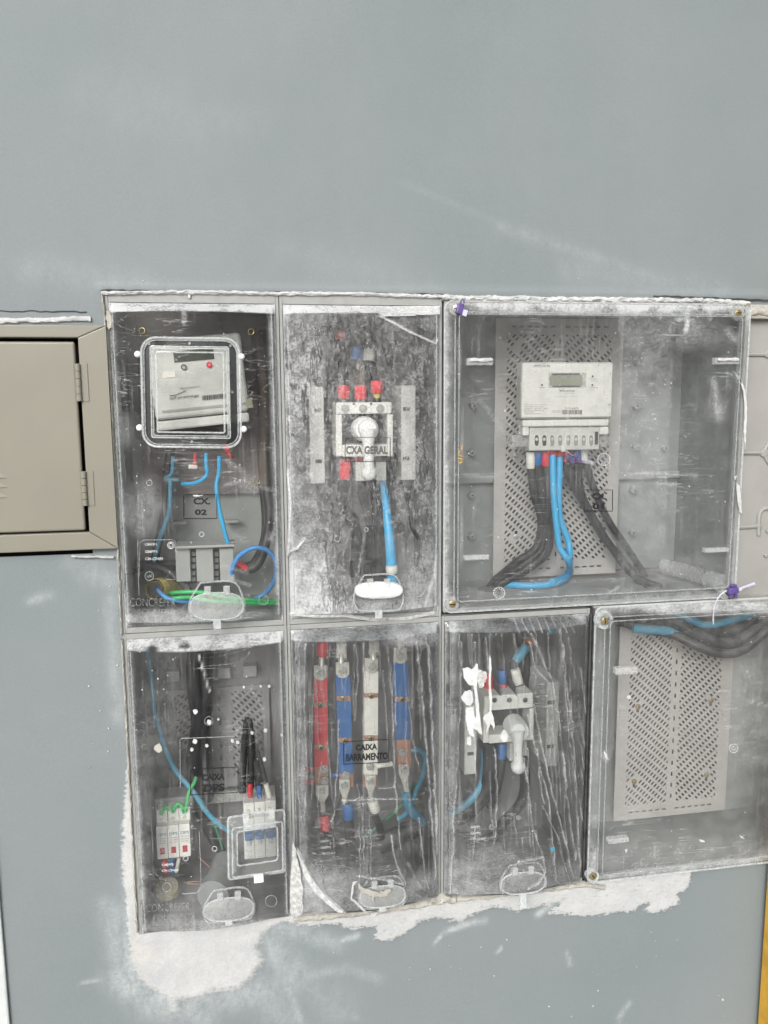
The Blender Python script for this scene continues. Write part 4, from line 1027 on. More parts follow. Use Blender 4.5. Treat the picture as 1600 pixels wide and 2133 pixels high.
splash(tC, [(1538, 785), (1546, 795), (1552, 815), (1556, 850), (1554, 900), (1552, 940), (1549, 900), (1551, 850), (1548, 815)], lambda a, b: U(a, b, -.009), jit=.8)
splash(tC, [(1534, 1006), (1540, 1012), (1544, 1045), (1546, 1072), (1540, 1065), (1536, 1040)], lambda a, b: U(a, b, -.009), jit=1.0)
splash(tC, [(1528, 992), (1534, 991), (1531, 1000)], lambda a, b: U(a, b, -.009), jit=.6)
splash(tC, [(1527, 770), (1540, 785), (1546, 800), (1536, 790)], lambda a, b: U(a, b, -.009), jit=.6)
for pl in ([(953, 946), (966, 951), (958, 950)], [(952, 953), (970, 958), (958, 957)], [(956, 962), (967, 961), (957, 966)], [(960, 929), (964, 930), (961, 942)], [(955, 938), (959, 941), (956, 946)]):
    splash(tC, pl, sC(.001), 'yellow_paint', .0005, .9, 4, 'paint_smear')
specks(tC, sC(.0008), 200, (1225, 740, 1400, 1000), .3, 1.5, 11, power=4)
specks(tC, sC(.0008), 110, (960, 660, 1520, 1230), .3, 1.3, 12, power=4)
# pegs moulded on the back of the box
for px, py in ((988, 845), (984, 944), (984, 1032), (984, 1118), (1332, 755), (1328, 846), (1328, 932), (1388, 933), (1322, 1022), (1320, 1110)):
    p = U(px, py, .168); k_ = MB().lathe(p + Vector((0, .012, 0)), (0, -1, 0), [(0, .0062), (.012, .0058), (.0125, .0045)], 14).build('peg', 'box_inner_grey', tC, smooth=True)
    MB().lathe(p, (0, -1, 0), [(.0, .0016), (.0012, .0015)], 8).build('peg_hole', 'black_print', k_)
# stepped ridge across the back
MB().box(x0 + .006, x1 - .006, .166, .1795, U(1200, 1002, .17).z, U(1200, 985, .17).z).build('back_ridge', 'box_inner_grey', tC, bev=.003)
# plate
pt = U(1163, 664, .155); pb = U(1163, 1199, .155); pl = U(1030, 930, .155).x; pr = U(1291, 930, .155).x
sk = [(U(a, b, .155).x, U(a, b, .155).z) for a, b in ((1075, 1117), (1243, 1112), (1075, 948), (1080, 720), (1250, 720))]
MB().box(pl + .016, pr - .016, .166, .172, pb.z + .02, pt.z - .02).build('slot_shade_board', 'black_rubber', tC)  # added dark board, stands in for the shade seen through the slots
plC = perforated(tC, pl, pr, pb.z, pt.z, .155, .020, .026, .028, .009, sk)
for a, b in ((1075, 1117), (1243, 1112), (1075, 948)):
    p = U(a, b, .154); screw(plC, p, .0045, 'zinc', name='plate_screw'); MB().box(p.x - .0022, p.x + .0022, .1535, .1545, p.z + .003, p.z + .0095).build('keyhole', 'black_print', plC)
MB().pbox(1034, 1192, 1400, 1205, .168, .1785).build('solid_shadow_bar', 'stand_in_dark', tC)  # solid dark bar standing in for the shadow below the plate

# ---- meter in CX. 01
t = thing('energy_meter', 'white electricity meter with small display and eight terminal slots on the perforated plate', 'meter', U(1175, 940, .11))
MB().pbox(1086, 754, 1276, 872, .066, .092).build('meter_case', 'cream_plastic', t, bev=.004, bseg=3)
MB().pbox(1088, 757, 1275, 869, .0645, .067).build('face_plate', 'white_plastic', t, bev=.001)
MB().pbox(1112, 770, 1255, 930, .0925, .152).build('meter_base', 'cream_plastic', t, bev=.003)
MB().pbox(1089, 873, 1268, 888, .072, .094).build('case_ledge', 'white_plastic', t, bev=.002)
MB().pbox(1089, 889, 1102, 907, .074, .095).pbox(1250, 889, 1268, 905, .074, .095).build('case_foot', 'white_plastic', t, bev=.0012)
MB().pbox(1103, 889, 1249, 938, .078, .10).build('terminal_cover', 'cream_plastic', t, bev=.002)
MB().pbox(1066, 906, 1102, 932, .082, .11).pbox(1250, 906, 1268, 932, .082, .11).build('terminal_shroud', 'shroud', t, bev=.002)
for i, px in enumerate((1118, 1134, 1150.5, 1167, 1184, 1200, 1216, 1231.5)):
    o_ = [U(x, y, .0772) for x, y in oval(px, 917.5, 5.2, 12.2, 0, 22, 3.2)]
    s_ = MB().prism(o_, .0006).build('terminal_slot', 'dark_plastic' if i < 2 else 'grey_pipe', t)
    bead('slot_rim', o_, .0008, 'white_plastic', s_, True, 5)
    p = U(px, 915, .0768); MB().lathe(p, (0, -1, 0), [(-.0004, .0026), (.0004, .0024)], 10).build('terminal_screw', 'tin', s_)
MB().pbox(1240, 899, 1246, 926, .0765, .079).build('side_slot', 'dark_plastic', t)
MB().pbox(1170, 930, 1178, 941, .074, .080).build('cover_clip', 'white_plastic', t, bev=.001)
ds = MB().pbox(1143, 776, 1221, 807, .0634, .066).build('display', 'shroud', t, bev=.0008)
MB().pbox(1146, 782, 1213, 803, .0628, .0634).build('display_glass', 'lcd', ds)
MB().pbox(1151, 778, 1208, 780.5, .0626, .0633).pbox(1151, 803.5, 1208, 806, .0626, .0633).build('display_mark', 'grey_print', ds)
sW = plane(.0640)
for px, py in ((1129, 802), (1234.5, 784), (1234, 802)):
    MB().lathe(U(px, py, .0644), (0, -1, 0), [(0, .0017), (.0008, .0015)], 12).build('indicator_lamp', 'dark_plastic', t, smooth=True)
for s_, a, b, c, d, m_ in (('00W13196', 1113, 759.5, 1146, 764.5, 'grey_print'), ('WASION', 1174, 812, 1197, 817, 'grey_print'), ('medidor eletronico', 1175, 818.5, 1197, 820.5, 'pale_print'), ('Função reativa', 1156, 825, 1204, 827, 'pale_print'), ('ligado', 1123, 806, 1135, 808.5, 'grey_print'),
        ('1 Wh/pulso', 1226, 788, 1244, 790.5, 'grey_print'), ('ativo', 1230, 792.5, 1239, 794.5, 'pale_print'), ('1 varh/pulso', 1225, 806, 1244, 808.5, 'grey_print'), ('reativo', 1229, 811, 1239, 813, 'pale_print'),
        ('Medidor Eletronico de Energia Eletrica', 1092.5, 842, 1139, 844, 'grey_print'), ('3 fases  4 fios  3 elementos', 1092.5, 845.7, 1132, 847.7, 'grey_print'), ('Classe B   120/240V   60Hz', 1092.5, 849.4, 1142, 851.4, 'grey_print'), ('Modelo', 1092.5, 853.1, 1133, 855.1, 'grey_print'), ('Fabricacao', 1092.5, 856.8, 1112, 858.8, 'grey_print'), ('Portaria Inmetro', 1092.5, 860.5, 1127, 862.5, 'grey_print'),
        ('31916470', 1177, 848.5, 1205, 853, 'grey_print'), ('cpfl paulista', 1150, 854.5, 1168, 857, 'grey_print'), ('energia', 1150, 858, 1168, 860, 'grey_print')):
    text(s_, rect(a, b, c, d, .004), sW, m_, t, bold=.0)
bead('logo_mark', [sW(x, y) for x, y in ((1166, 811), (1168, 816), (1170, 812), (1172, 816), (1174, 810))], .0005, 'grey_print', t, False, 4)
mb = MB(); xx = 1171.0; rd = random.Random(8)
while xx < 1211:
    wd_ = rd.choice((.7, 1.1, 1.8)); mb.prism([sW(xx, 854), sW(xx + wd_, 854), sW(xx + wd_, 863), sW(xx, 863)], .0003); xx += wd_ + rd.choice((.7, 1.2))
mb.build('barcode', 'grey_print', t)
specks(t, plane(.0636), 46, (1240, 756, 1276, 866), .3, 1.1, 21, 'grey_print', 'dirt_specks')
specks(t, plane(.0636), 26, (1222, 840, 1262, 862), .25, .6, 22, 'pale_print', 'dirt_specks')

# ---- wiring of CX. 01
GC = 'cables under the meter of box CX. 01'
term = [(1105, 'white_tape', 'white', 946, 976, .0058), (1121, 'blue_tape', 'blue', 944, 968, .0056), (1135, 'red_tape', 'red', 943, 971, .0060)]
hole = FL(1022, 1222, -.318)
for k, (px, m_, nm, a_, b_, r_) in enumerate(term):
    pth = [U(px, 938, .105), U(px + 1, 972, .10), U(px + 8, 1030, .10), U(1128 + 5 * k, 1085, .105), U(1118 + 9 * k, 1140 + 3 * k, .11), U(1078 + 10 * k, 1170 + 7 * k, .11), FL(1036 + 6 * k, 1205 + 4 * k, -.312), FL(1020 + 4 * k, 1224, -.322)]
    a = cable('cable', 'black cable with %s sleeve bending from meter CX. 01 to the lower left' % nm, 'cable', pth, .0070, 'black_cable_clean', GC)
    sleeve(nm + '_sleeve', a, U(px, a_ - 4, .098), U(px, b_, .098), .0072, m_)
cable('cable', 'rightmost black cable of the bundle bending from the CX. 01 meter to the lower left', 'cable', [U(1144, 938, .11), U(1143, 990, .11), U(1139, 1050, .112), U(1144, 1110, .112), U(1138, 1150, .112), U(1108, 1178, .108), FL(1060, 1210, -.314), FL(1032, 1226, -.322)], .0078, 'black_cable_clean', GC)
for k, (lab, pth) in enumerate((('bright blue cable from the CX. 01 meter, left of the pair', [U(1151, 948, .095), U(1152, 990, .09), U(1154, 1040, .085), U(1160, 1100, .08), U(1166, 1140, .08), U(1184, 1170, .08), FL(1186, 1196, -.312), FL(1160, 1214, -.314), FL(1110, 1220, -.316), FL(1045, 1217, -.317)]),
        ('bright blue cable from the CX. 01 meter, right of the pair', [U(1166, 945, .10), U(1165, 990, .095), U(1164, 1050, .092), U(1168, 1085, .092), U(1183, 1125, .088), U(1187, 1160, .085), FL(1182, 1196, -.308), FL(1150, 1212, -.309)]))):
    a = cable('cable', lab, 'cable', pth, .0055, 'blue_cable', GC); sleeve('red_sleeve', a, U(1151 + 15 * k, 938, .097), U(1151 + 15 * k, 950, .097), .0063, 'red_tape')
for k, (px, m_, nm, pth) in enumerate(((1179, 'red_tape', 'red', [U(1179, 940, .11), U(1186, 990, .115), U(1206, 1030, .12), U(1232, 1075, .125), U(1255, 1115, .125), U(1290, 1160, .12), FL(1330, 1207, -.315), FL(1368, 1221, -.322)]),
        (1201, 'blue_tape', 'blue', [U(1200, 940, .115), U(1204, 980, .12), U(1212, 1030, .12), U(1240, 1085, .12), U(1280, 1150, .115), U(1312, 1192, .11), FL(1350, 1214, -.316), FL(1376, 1222, -.322)]),
        (1214, 'white_tape', 'white', [U(1213, 940, .12), U(1226, 985, .125), U(1246, 1040, .13), U(1268, 1085, .135), U(1298, 1130, .14), U(1336, 1186, .145), U(1342, 1200, .15)]))):
    a = cable('cable', 'black cable with a %s sleeve slanting right from the meter of CX. 01' % nm, 'cable', pth, .0072 if k == 0 else .0062, 'black_cable_clean', GC)
    sleeve(nm + '_sleeve', a, U(px, 936, .105), U(px + 2, 962, .105), .0073, m_)
t = thing('seal_tag', 'purple plastic seal with a printed pale tag hanging under the CX. 01 meter', 'seal', U(1195, 968, .09), 'purple seals')
for i, (a, b) in enumerate(((1186, 952), (1194, 958), (1200, 950), (1206, 962), (1190, 964))):
    MB().pbox(a - 5, b - 5, a + 5, b + 5, .090 - .002 * i, .100).rot(.3 * i, U(a, b, .09)).build('seal_body', 'purple_seal', t, bev=.0015)
MB().pbox(1203, 958, 1237, 965, .086, .0875).rot(.22, U(1220, 961, .087)).build('printed_tag', 'tag_pale', t); text('0048 7263', rect(1207, 957.5, 1231, 961.5, .22), plane(.0853), 'grey_print', t, bold=.0)
bead('seal_wire', [U(a, b, .076) for a, b in ((1168, 936), (1178, 938), (1188, 945), (1194, 950))], .0006, 'tin', t)
ring = MB().lathe(FL(1360, 1221, -.3215), (0, 0, 1), [(-.001, .016), (.0012, .016)], 22).build('cable_entry', 'dark_plastic', tC, smooth=True)
ring = MB().lathe(FL(1020, 1226, -.3215), (0, 0, 1), [(-.001, .020), (.0012, .020)], 22).build('cable_entry', 'dark_plastic', tC, smooth=True)
o = MB().tube([Vector((U(1385, 1180, .15).x, .15, ZR(-.306))), Vector((U(1440, 1200, .09).x, .09, ZR(-.306))), Vector((U(1500, 1225, .012).x, .012, ZR(-.306)))], .0140, 20).tube([Vector((U(1478, 1215, .035).x, .035, ZR(-.306))), Vector((U(1503, 1226, .008).x, .008, ZR(-.306)))], .0158, 20).build('conduit_stub', 'frost', None, smooth=True)
o['label'] = 'pale translucent conduit stub lying on the floor at the lower right of box CX. 01'; o['category'] = 'conduit'
# purple seals on the cover screws
t = thing('seal_tag', 'purple plastic seal on the upper left cover screw of box CX. 01', 'seal', U(960, 642, -.014), 'purple seals')
MB().pbox(953, 632, 966, 655, -.020, -.012).rot(.25, U(960, 643, -.016)).build('seal_body', 'purple_seal', t, bev=.0015)
bead('seal_loop', [U(a, b, -.015) for a, b in ((960, 632), (961, 625), (966, 624), (967, 632))], .0011, 'purple_seal', t)
MB().pbox(964, 645, 974, 658, -.018, -.016).rot(.3, U(968, 650, -.017)).build('printed_tag', 'tag_pale', t)
t = thing('seal_tag', 'purple seal with printed tag and trailing wire, lower right of box CX. 01', 'seal', U(1528, 1232, -.02), 'purple seals')
MB().pbox(1520, 1224, 1540, 1238, -.024, -.015).rot(-.15, U(1530, 1231, -.02)).build('seal_body', 'purple_seal', t, bev=.002)
MB().pbox(1521, 1240, 1526, 1246, -.022, -.016).pbox(1532, 1238, 1537, 1246, -.022, -.016).pbox(1524, 1218, 1536, 1223, -.022, -.016).build('seal_barb', 'purple_seal', t, bev=.0008)
MB().pbox(1540, 1223, 1574, 1229, -.023, -.0215).rot(-.3, U(1543, 1228, -.022)).build('printed_tag', 'tag_pale', t)
text('0048 7263', [(1546, 1226), (1571, 1217), (1573, 1221), (1547, 1230)], plane(-.0245), 'grey_print', t, bold=.0)
bead('seal_wire', smooth_path([U(a, b, -.03) for a, b in ((1514, 1230), (1500, 1240), (1490, 1258), (1486, 1280), (1486, 1300))], 5), .0009, 'tag_pale', t)

# ---- blank panel right of CX. 01
t = thing('blank_panel', 'opaque light grey plastic panel with moulded ribs right of box CX. 01', 'panel', (.95, .02, ZR(-.32)))
xL = .772; yp = .012
MB().box(xL, 1.103, yp, yp + .006, ZR(-.331), ZR(.112)).build('panel_face', 'beige_panel', t)
MB().box(.7795, 1.103, -.002, .02, ZR(.1125), ZR(.1340)).build('top_rail', 'plaster_cream', t, bev=.002)
def rib(pts): 
    P = [U(a, b, yp - .001) for a, b in pts]; MB().tube(smooth_path(P, 4), .0036, 8).build('moulded_rib', 'beige_panel', t, smooth=True)
rib([(1540, 738), (1570, 738), (1600, 738), (1640, 737)]); rib([(1536, 943), (1570, 943), (1590, 943)]); rib([(1590, 943), (1600, 925), (1640, 880)]); rib([(1590, 943), (1602, 965), (1640, 1010)])
rib([(1530, 1098), (1560, 1097), (1582, 1095)]); rib([(1580, 1115), (1580, 1090), (1582, 1070), (1590, 1060), (1605, 1058), (1640, 1057)])
for px, py, r_ in ((1597, 737, .0065), (1590, 943, .0075), (1580, 1096, .006), (1594, 1156, .004), (1598, 1105, .004)):
    MB().lathe(U(px, py, yp), (0, -1, 0), [(-.002, r_), (.0035, r_ * .9), (.0042, r_ * .6)], 16).build('moulded_knob', 'beige_panel', t, smooth=True)

# ------------------------------------------------------------------ box CAIXA DPS (lower left)
tD, cD = narrow('surge_box', 'narrow box with a small hinged window flap, name plate reading CAIXA DPS', 0, 1, .0080, .0010)
def fD(px, py, x, z):
    top = np.clip((cD.z1 - cD.dt - (z - ZC)) / -.002, 0, 1)
    fing = np.exp(-(((px - 318) / 15) ** 2 + ((py - 1352) / 8) ** 2) ** 2) + np.exp(-(((px - 384) / 13) ** 2 + ((py - 1346) / 8) ** 2) ** 2)
    d = np.clip(1.1 * top * (.6 + .5 * vn(px, py, .12, 3)) - fing, 0, 1)
    d = d + blob(px, py, 450, 1935, 190, 22, .30) + blob(px, py, 420, 1880, 160, 50, .10) + blob(px, py, 300, 1700, 20, 200, .10) + blob(px, py, 500, 1450, 60, 90, .05) + blob(px, py, 340, 1480, 40, 120, .06)
    d = d + .45 * np.exp(-((x - cD.x1 + .005) / .003) ** 2) + .4 * np.exp(-((x - cD.x0 - .004) / .004) ** 2)
    for ln, w, a in (([(413, 1362), (436, 1440)], 2, .75), ([(522, 1432), (550, 1480)], 1.6, .5), ([(286, 1690), (282, 1760)], 6, .25), ([(280, 1340), (300, 1345)], 10, .5)):
        d = np.maximum(d, a * np.exp(-(segd(px, py, ln) / w) ** 2))
    for ln, w in (([(418, 1362), (420, 1440), (422, 1500)], 20), ([(416, 1530), (415, 1600)], 18), ([(517, 1505), (520, 1640)], 14)):
        d = d - .12 * np.exp(-(segd(px, py, ln) / w) ** 4)
    return {'dust': d}
cD.mesh('cover', clear_mat('cover_clear_second', .07, .2, .8, .4), tD, fD)
label(tD, cD, '', 397, 1603, 496, 1656, -.055, [('CAIXA', 421, 1613, 468, 1627), ('DPS', 424, 1634, 468, 1650)])
f = cD.S(.0014)
bead('moulded_frame', [f(x, y) for x, y in ((376, 1640), (375, 1545), (379, 1538), (440, 1536), (495, 1533))], .0007, 'emboss', tD, False, 5)
bead('moulded_frame', [f(x, y) for x, y in ((415, 1732), (418, 1800), (419, 1850), (410, 1860), (380, 1862))], .0007, 'emboss', tD, False, 5)
for s_, y, x0_, x1_ in (('GMPP3', 1799, 337, 361), ('CM-CF489', 1811, 337, 372)): text(s_, rect(x0_, y, x1_, y + 5.5, -.03), f, 'emboss_white', tD, bold=.03)
emboss_mark(tD, f, 305, 1884, .95, -.05)
boss(tD, cD, 565, 1877, 12, 'emboss'); boss(tD, cD, 435, 1502, 9, 'emboss'); boss(tD, cD, 447, 1768, 5, 'emboss_white'); boss(tD, cD, 387, 1788, 5, 'emboss_white'); boss(tD, cD, 348, 1848, 9, 'emboss')
for (cx, cy, r_) in ((330, 1558, 9), (407, 1482, 5), (436, 1504, 5), (406, 1544, 5), (431, 1553, 3.5), (400, 1561, 3.5), (484, 1543, 3.5), (495, 1546, 3.5), (525, 1526, 3.5), (553, 1521, 4), (561, 1429, 3), (508, 1431, 2.5), (543, 1429, 2.5), (455, 1498, 2.5), (587, 1531, 3), (551, 1581, 4)):
    splash(tD, oval(cx, cy, r_, r_ * 1.05, 0, 9, 2), cD.S(.0008), 'plaster_cream' if r_ == 9 else 'paint_blob', .0012, r_ * .14, 1)
specks(tD, cD.S(.0008), 230, (290, 1370, 600, 1900), .25, 1.1, 31, power=4)
flap(tD, cD, 477, 1852, 1918, 51, -.10)
# square hinged window flap
w = None
w = bead('window_flap', [cD.on(x, y, .008) for x, y in round_poly(475, 1703, 592, 1832, 6, -.145, .012, 3)], .0018, 'edge_clear', tD, True, 6)
bead('flap_frame', [cD.on(x, y, .016) for x, y in round_poly(484, 1726, 588, 1828, 5, -.145, .012, 3)], .0014, 'edge_clear', w, True, 6)
bead('flap_frame', [cD.on(x, y, .020) for x, y in round_poly(494, 1733, 578, 1804, 6, -.145, .012, 3)], .0013, 'edge_clear', w, True, 6)
for (qa, oa, qb, ob) in (((475, 1703, 592, 1832), .008, (484, 1726, 588, 1828), .016), ((484, 1726, 588, 1828), .016, (494, 1733, 578, 1804), .020)):
    _o = [cD.on(x, y, oa) for x, y in round_poly(*qa, 5, -.145, .012, 3)]; _i = [cD.on(x, y, ob) for x, y in round_poly(*qb, 5, -.145, .012, 3)]; _n = len(_o)
    MB().add(_o + _i, [(i, (i + 1) % _n, _n + (i + 1) % _n, _n + i) for i in range(_n)]).build('flap_wall', 'sheen', w)
P = [cD.on(x, y, .019) for x, y in round_poly(494, 1733, 578, 1804, 6, -.145, .012, 3)]
MB().prism(P, .001).build('pane', clear_mat('flap_pane', .10, .1, .4, .2), w)
for px, py in ((512, 1702), (566, 1694)):
    p = cD.on(px, py, .014); MB().box(p.x - .0045, p.x + .0045, p.y - .002, p.y + .004, p.z - .009, p.z + .006).build('hinge_clip', 'edge_clear', w, bev=.0008)
p = cD.on(539, 1826, .02); MB().box(p.x - .007, p.x + .007, p.y - .002, p.y + .004, p.z - .009, p.z + .003).build('latch', 'handle_white', w, bev=.001)
# back plate with faint slots and square pads
px0 = U(352, 1500, .165).x; px1 = U(562, 1500, .165).x; pz1 = U(460, 1432, .165).z; pz0 = U(460, 1640, .165).z
perforated(tD, px0, px1, pz0, pz1, .165, .012, .008, .02, .02, (), 'box_inner_dark', rows=False)
for px, py in ((360, 1410), (418, 1405), (466, 1403), (521, 1399)): MB().pbox(px - 14, py - 11, px + 14, py + 11, .160, .178).build('moulded_pad', 'box_plastic', tD, bev=.001)
MB().box(BX[0] + .03, BX[1] - .03, .155, .164, U(430, 1672, .16).z, U(430, 1650, .16).z).build('device_rail', 'zinc', tD)

# ---- surge protector, three modules
t = thing('surge_protector', 'white three module surge protector with red windows in the CAIXA DPS box', 'surge protector', U(362, 1790, .09))
cP = U(361, 1735, .07)
for i in range(3):
    a = 326 + 23.7 * i; dy = -2.6 * i
    m_ = MB().pbox(a, 1686 + dy, a + 23.2, 1722 + dy, .082, .14).pbox(a, 1722 + dy, a + 23.2, 1790 + dy, .068, .14).build('module', 'white_plastic', t, bev=.0012)
    MB().pbox(a + 7, 1767 + dy, a + 17, 1780 + dy, .0668, .069).build('red_window', 'red_window', m_, bev=.0004)
    q = U(a + 11, 1708 + dy, .0815); MB().lathe(q, (0, -1, 0), [(-.0005, .0034), (.0008, .0030)], 12).build('terminal_screw', 'tin', m_, smooth=True)
    text('DPS', rect(a + 3, 1737 + dy, a + 20, 1743 + dy, -.1), plane(.0672), 'teal_print', m_, bold=.0)
    for j in range(3): text('275V 45kA', rect(a + 3, 1747 + dy + 5 * j, a + 20, 1749 + dy + 5 * j, -.1), plane(.0672), 'grey_print', m_, bold=.0)
MB().pbox(322, 1662, 402, 1690, .10, .14).build('rear_housing', 'grey_plastic', t, bev=.002)
GD = 'wires inside the CAIXA DPS box'
cable('wire', 'bright green wire looping across the top of the surge protector', 'wire', [(336, 1696, .08), (339, 1686, .076), (348, 1682, .076), (357, 1688, .076), (361, 1690, .08), (364, 1681, .076), (372, 1674, .076), (379, 1680, .076), (384, 1692, .08), (387, 1684, .078), (391, 1662, .08), (397, 1642, .085), (404, 1632, .09), (408, 1620, .10)], .0028, 'green_wire', GD)
cable('cable', 'blue cable running down the left of the CAIXA DPS box to the window flap', 'cable', [(307, 1350, .13), (313, 1400, .12), (318, 1440, .12), (322, 1480, .12), (334, 1525, .11), (346, 1565, .105), (368, 1608, .10), (402, 1648, .09), (430, 1690, .09), (458, 1718, .09), (482, 1734, .10)], .0041, 'blue_cable_dim', GD)
cable('wire', 'dark green wire behind the blue cable near the window flap', 'wire', [(418, 1640, .13), (428, 1680, .13), (450, 1725, .13), (463, 1770, .13)], .0026, 'green_wire_dim', GD)
for k, (lab, pts, r) in enumerate((('broad black cable hanging from the top middle of the CAIXA DPS box, left strand', [(408, 1355, .13), (406, 1400, .125), (410, 1450, .12), (416, 1500, .12), (408, 1560, .12), (403, 1610, .12), (410, 1650, .13)], .0140),
        ('broad black cable hanging from the top middle of the CAIXA DPS box, right strand', [(430, 1352, .13), (430, 1400, .125), (430, 1450, .12), (423, 1500, .12), (424, 1560, .12), (428, 1610, .12), (430, 1660, .14)], .0130),
        ('black cable hump left of the ferrules in the CAIXA DPS box', [(505, 1650, .11), (507, 1590, .11), (511, 1530, .11), (517, 1500, .11), (522, 1530, .105), (523, 1600, .10), (522, 1640, .10)], .0058),
        ('black cable beside the hump running to the blue ferrule', [(514, 1520, .12), (520, 1560, .11), (534, 1600, .10), (540, 1645, .10)], .0056),
        ('black cable running to the white ferrule', [(520, 1530, .125), (535, 1570, .12), (545, 1600, .11), (555, 1640, .10)], .0050),
        ('black cable behind the blue one at the middle of the CAIXA DPS box', [(400, 1650, .13), (420, 1700, .13), (445, 1750, .13), (470, 1780, .14)], .0075))):
    a = cable('cable', lab, 'cable', pts, r, 'black_cable_clean' if k < 5 else 'black_cable', GD)
    if k in (2, 3, 4):
        nm, p, q = (('red', (521, 1632), (521, 1660)), ('blue', (539, 1636), (541, 1661)), ('white', (554, 1633), (562, 1660)))[k - 2]
        sleeve(nm + '_ferrule', a, U(*p, .096), U(*q, .096), .0043, nm + '_tape')
# breaker behind the window flap
t = thing('circuit_breaker', 'white three pole breaker with dark blue toggles behind the small hinged window', 'breaker', U(540, 1790, .09))
for i in range(3):
    a = 508 + 22.5 * i; dy = -2.6 * i
    m_ = MB().pbox(a, 1673 + dy, a + 22, 1705 + dy, .085, .14).pbox(a, 1705 + dy, a + 22, 1790 + dy, .068, .14).build('pole', 'white_plastic', t, bev=.001)
    MB().pbox(a + 2, 1738 + dy, a + 20, 1752 + dy, .052, .07).build('toggle', 'blue_tape', m_, bev=.0015)
    MB().pbox(a + 6, 1752 + dy, a + 15, 1762 + dy, .064, .069).build('toggle_seat', 'cream_plastic', m_, bev=.0008)
    q = U(a + 9, 1689 + dy, .0845); MB().lathe(q, (0, -1, 0), [(-.0005, .0030), (.0006, .0026)], 12).build('terminal_screw', 'tin', m_)
for k, (px, py, nm) in enumerate(((342, 1796, 'red'), (358, 1796, 'blue'), (373, 1794, 'white'))):
    a = cable('wire', '%s sleeved wire leaving the bottom of the surge protector' % nm, 'wire', [(px, py - 8, .085), (px + (1, 0, -3)[k], py + 8, .085), (px + (4, 1, -6)[k], py + 22, .09)], (.0040, .0042, .0030)[k], nm + '_tape', GD)
for k, pts in enumerate(([(388, 1838, .09), (410, 1836, .09), (432, 1840, .095)], [(390, 1841, .088), (412, 1841, .09), (430, 1843, .095)], [(413, 1784, .11), (430, 1800, .11), (455, 1822, .11)])):
    cable('copper_strand', ('bare copper strand end, upper of the pair beside the grey pipe end', 'bare copper strand end, lower of the pair beside the grey pipe end', 'bare copper strand slanting down towards the window flap')[k], 'copper wire', pts, .0009, 'copper', 'bare copper strands')
cable('cable', 'short thick black cable lying at the bottom of the CAIXA DPS box', 'cable', [(370, 1850, .12), (395, 1848, .12), (425, 1852, .12)], .010, 'black_cable', GD)
o = MB().tube([FL(452, 1850, -.775), FL(462, 1830, -.775), FL(470, 1800, -.775)], .0235, 26).tube([FL(444, 1866, -.775), FL(453, 1847, -.775)], .0255, 26).build('conduit_stub', 'grey_pipe', None, smooth=True)
o['label'] = 'grey plastic pipe end behind the oval flap of the CAIXA DPS box'; o['category'] = 'conduit'
P = [FL(352, 1868, -.790), FL(350, 1858, -.782), FL(349, 1846, -.768)]
o = MB().tube(smooth_path(P, 6), [.0165 + .0014 * (i % 2) for i in range(13)], 20).build('corrugated_conduit', 'conduit_dim', None, smooth=True)
o['label'] = 'short yellowed corrugated conduit end on the floor of the CAIXA DPS box'; o['category'] = 'conduit'

# ------------------------------------------------------------------ films over covers
def film_mat(name, haze, crease):
    return clear_mat(name, haze, crease, .25, .35, rough=.14, refl=1.5, bumpk=.4)
def film(t, cov, folds, mname, haze, base, off=.004, region=None, step=.0014):
    """loose plastic film over a cover with pinched folds"""
    def ff(px, py, x, z):
        d = base(px, py); dy = .0012 * (vn(px, py, .03, 3) - .5)
        u = (x - cov.x0) / (cov.x1 - cov.x0)
        for ln, w, a in folds:
            wob = (vn(py, px * 0 + ln[0][0], .05, 2) - .5) * 5
            w, a = w * .75, a
            g = np.exp(-(segd(px + wob, py, ln) / w) ** 2) * (.55 + .9 * vn(px * 0 + ln[0][0], py, .06, 3))
            d = np.maximum(d, a * g) ; dy = dy + .0028 * g
        fade = np.clip(np.minimum(u, 1 - u) / .02, 0, 1)
        out = {'dust': d, 'dy': dy * fade}
        if region is not None: out['cut'] = ~region(px, py)
        return out
    return cov.mesh('plastic_film', film_mat(mname, haze, .14), t, ff, step=step, off=off)

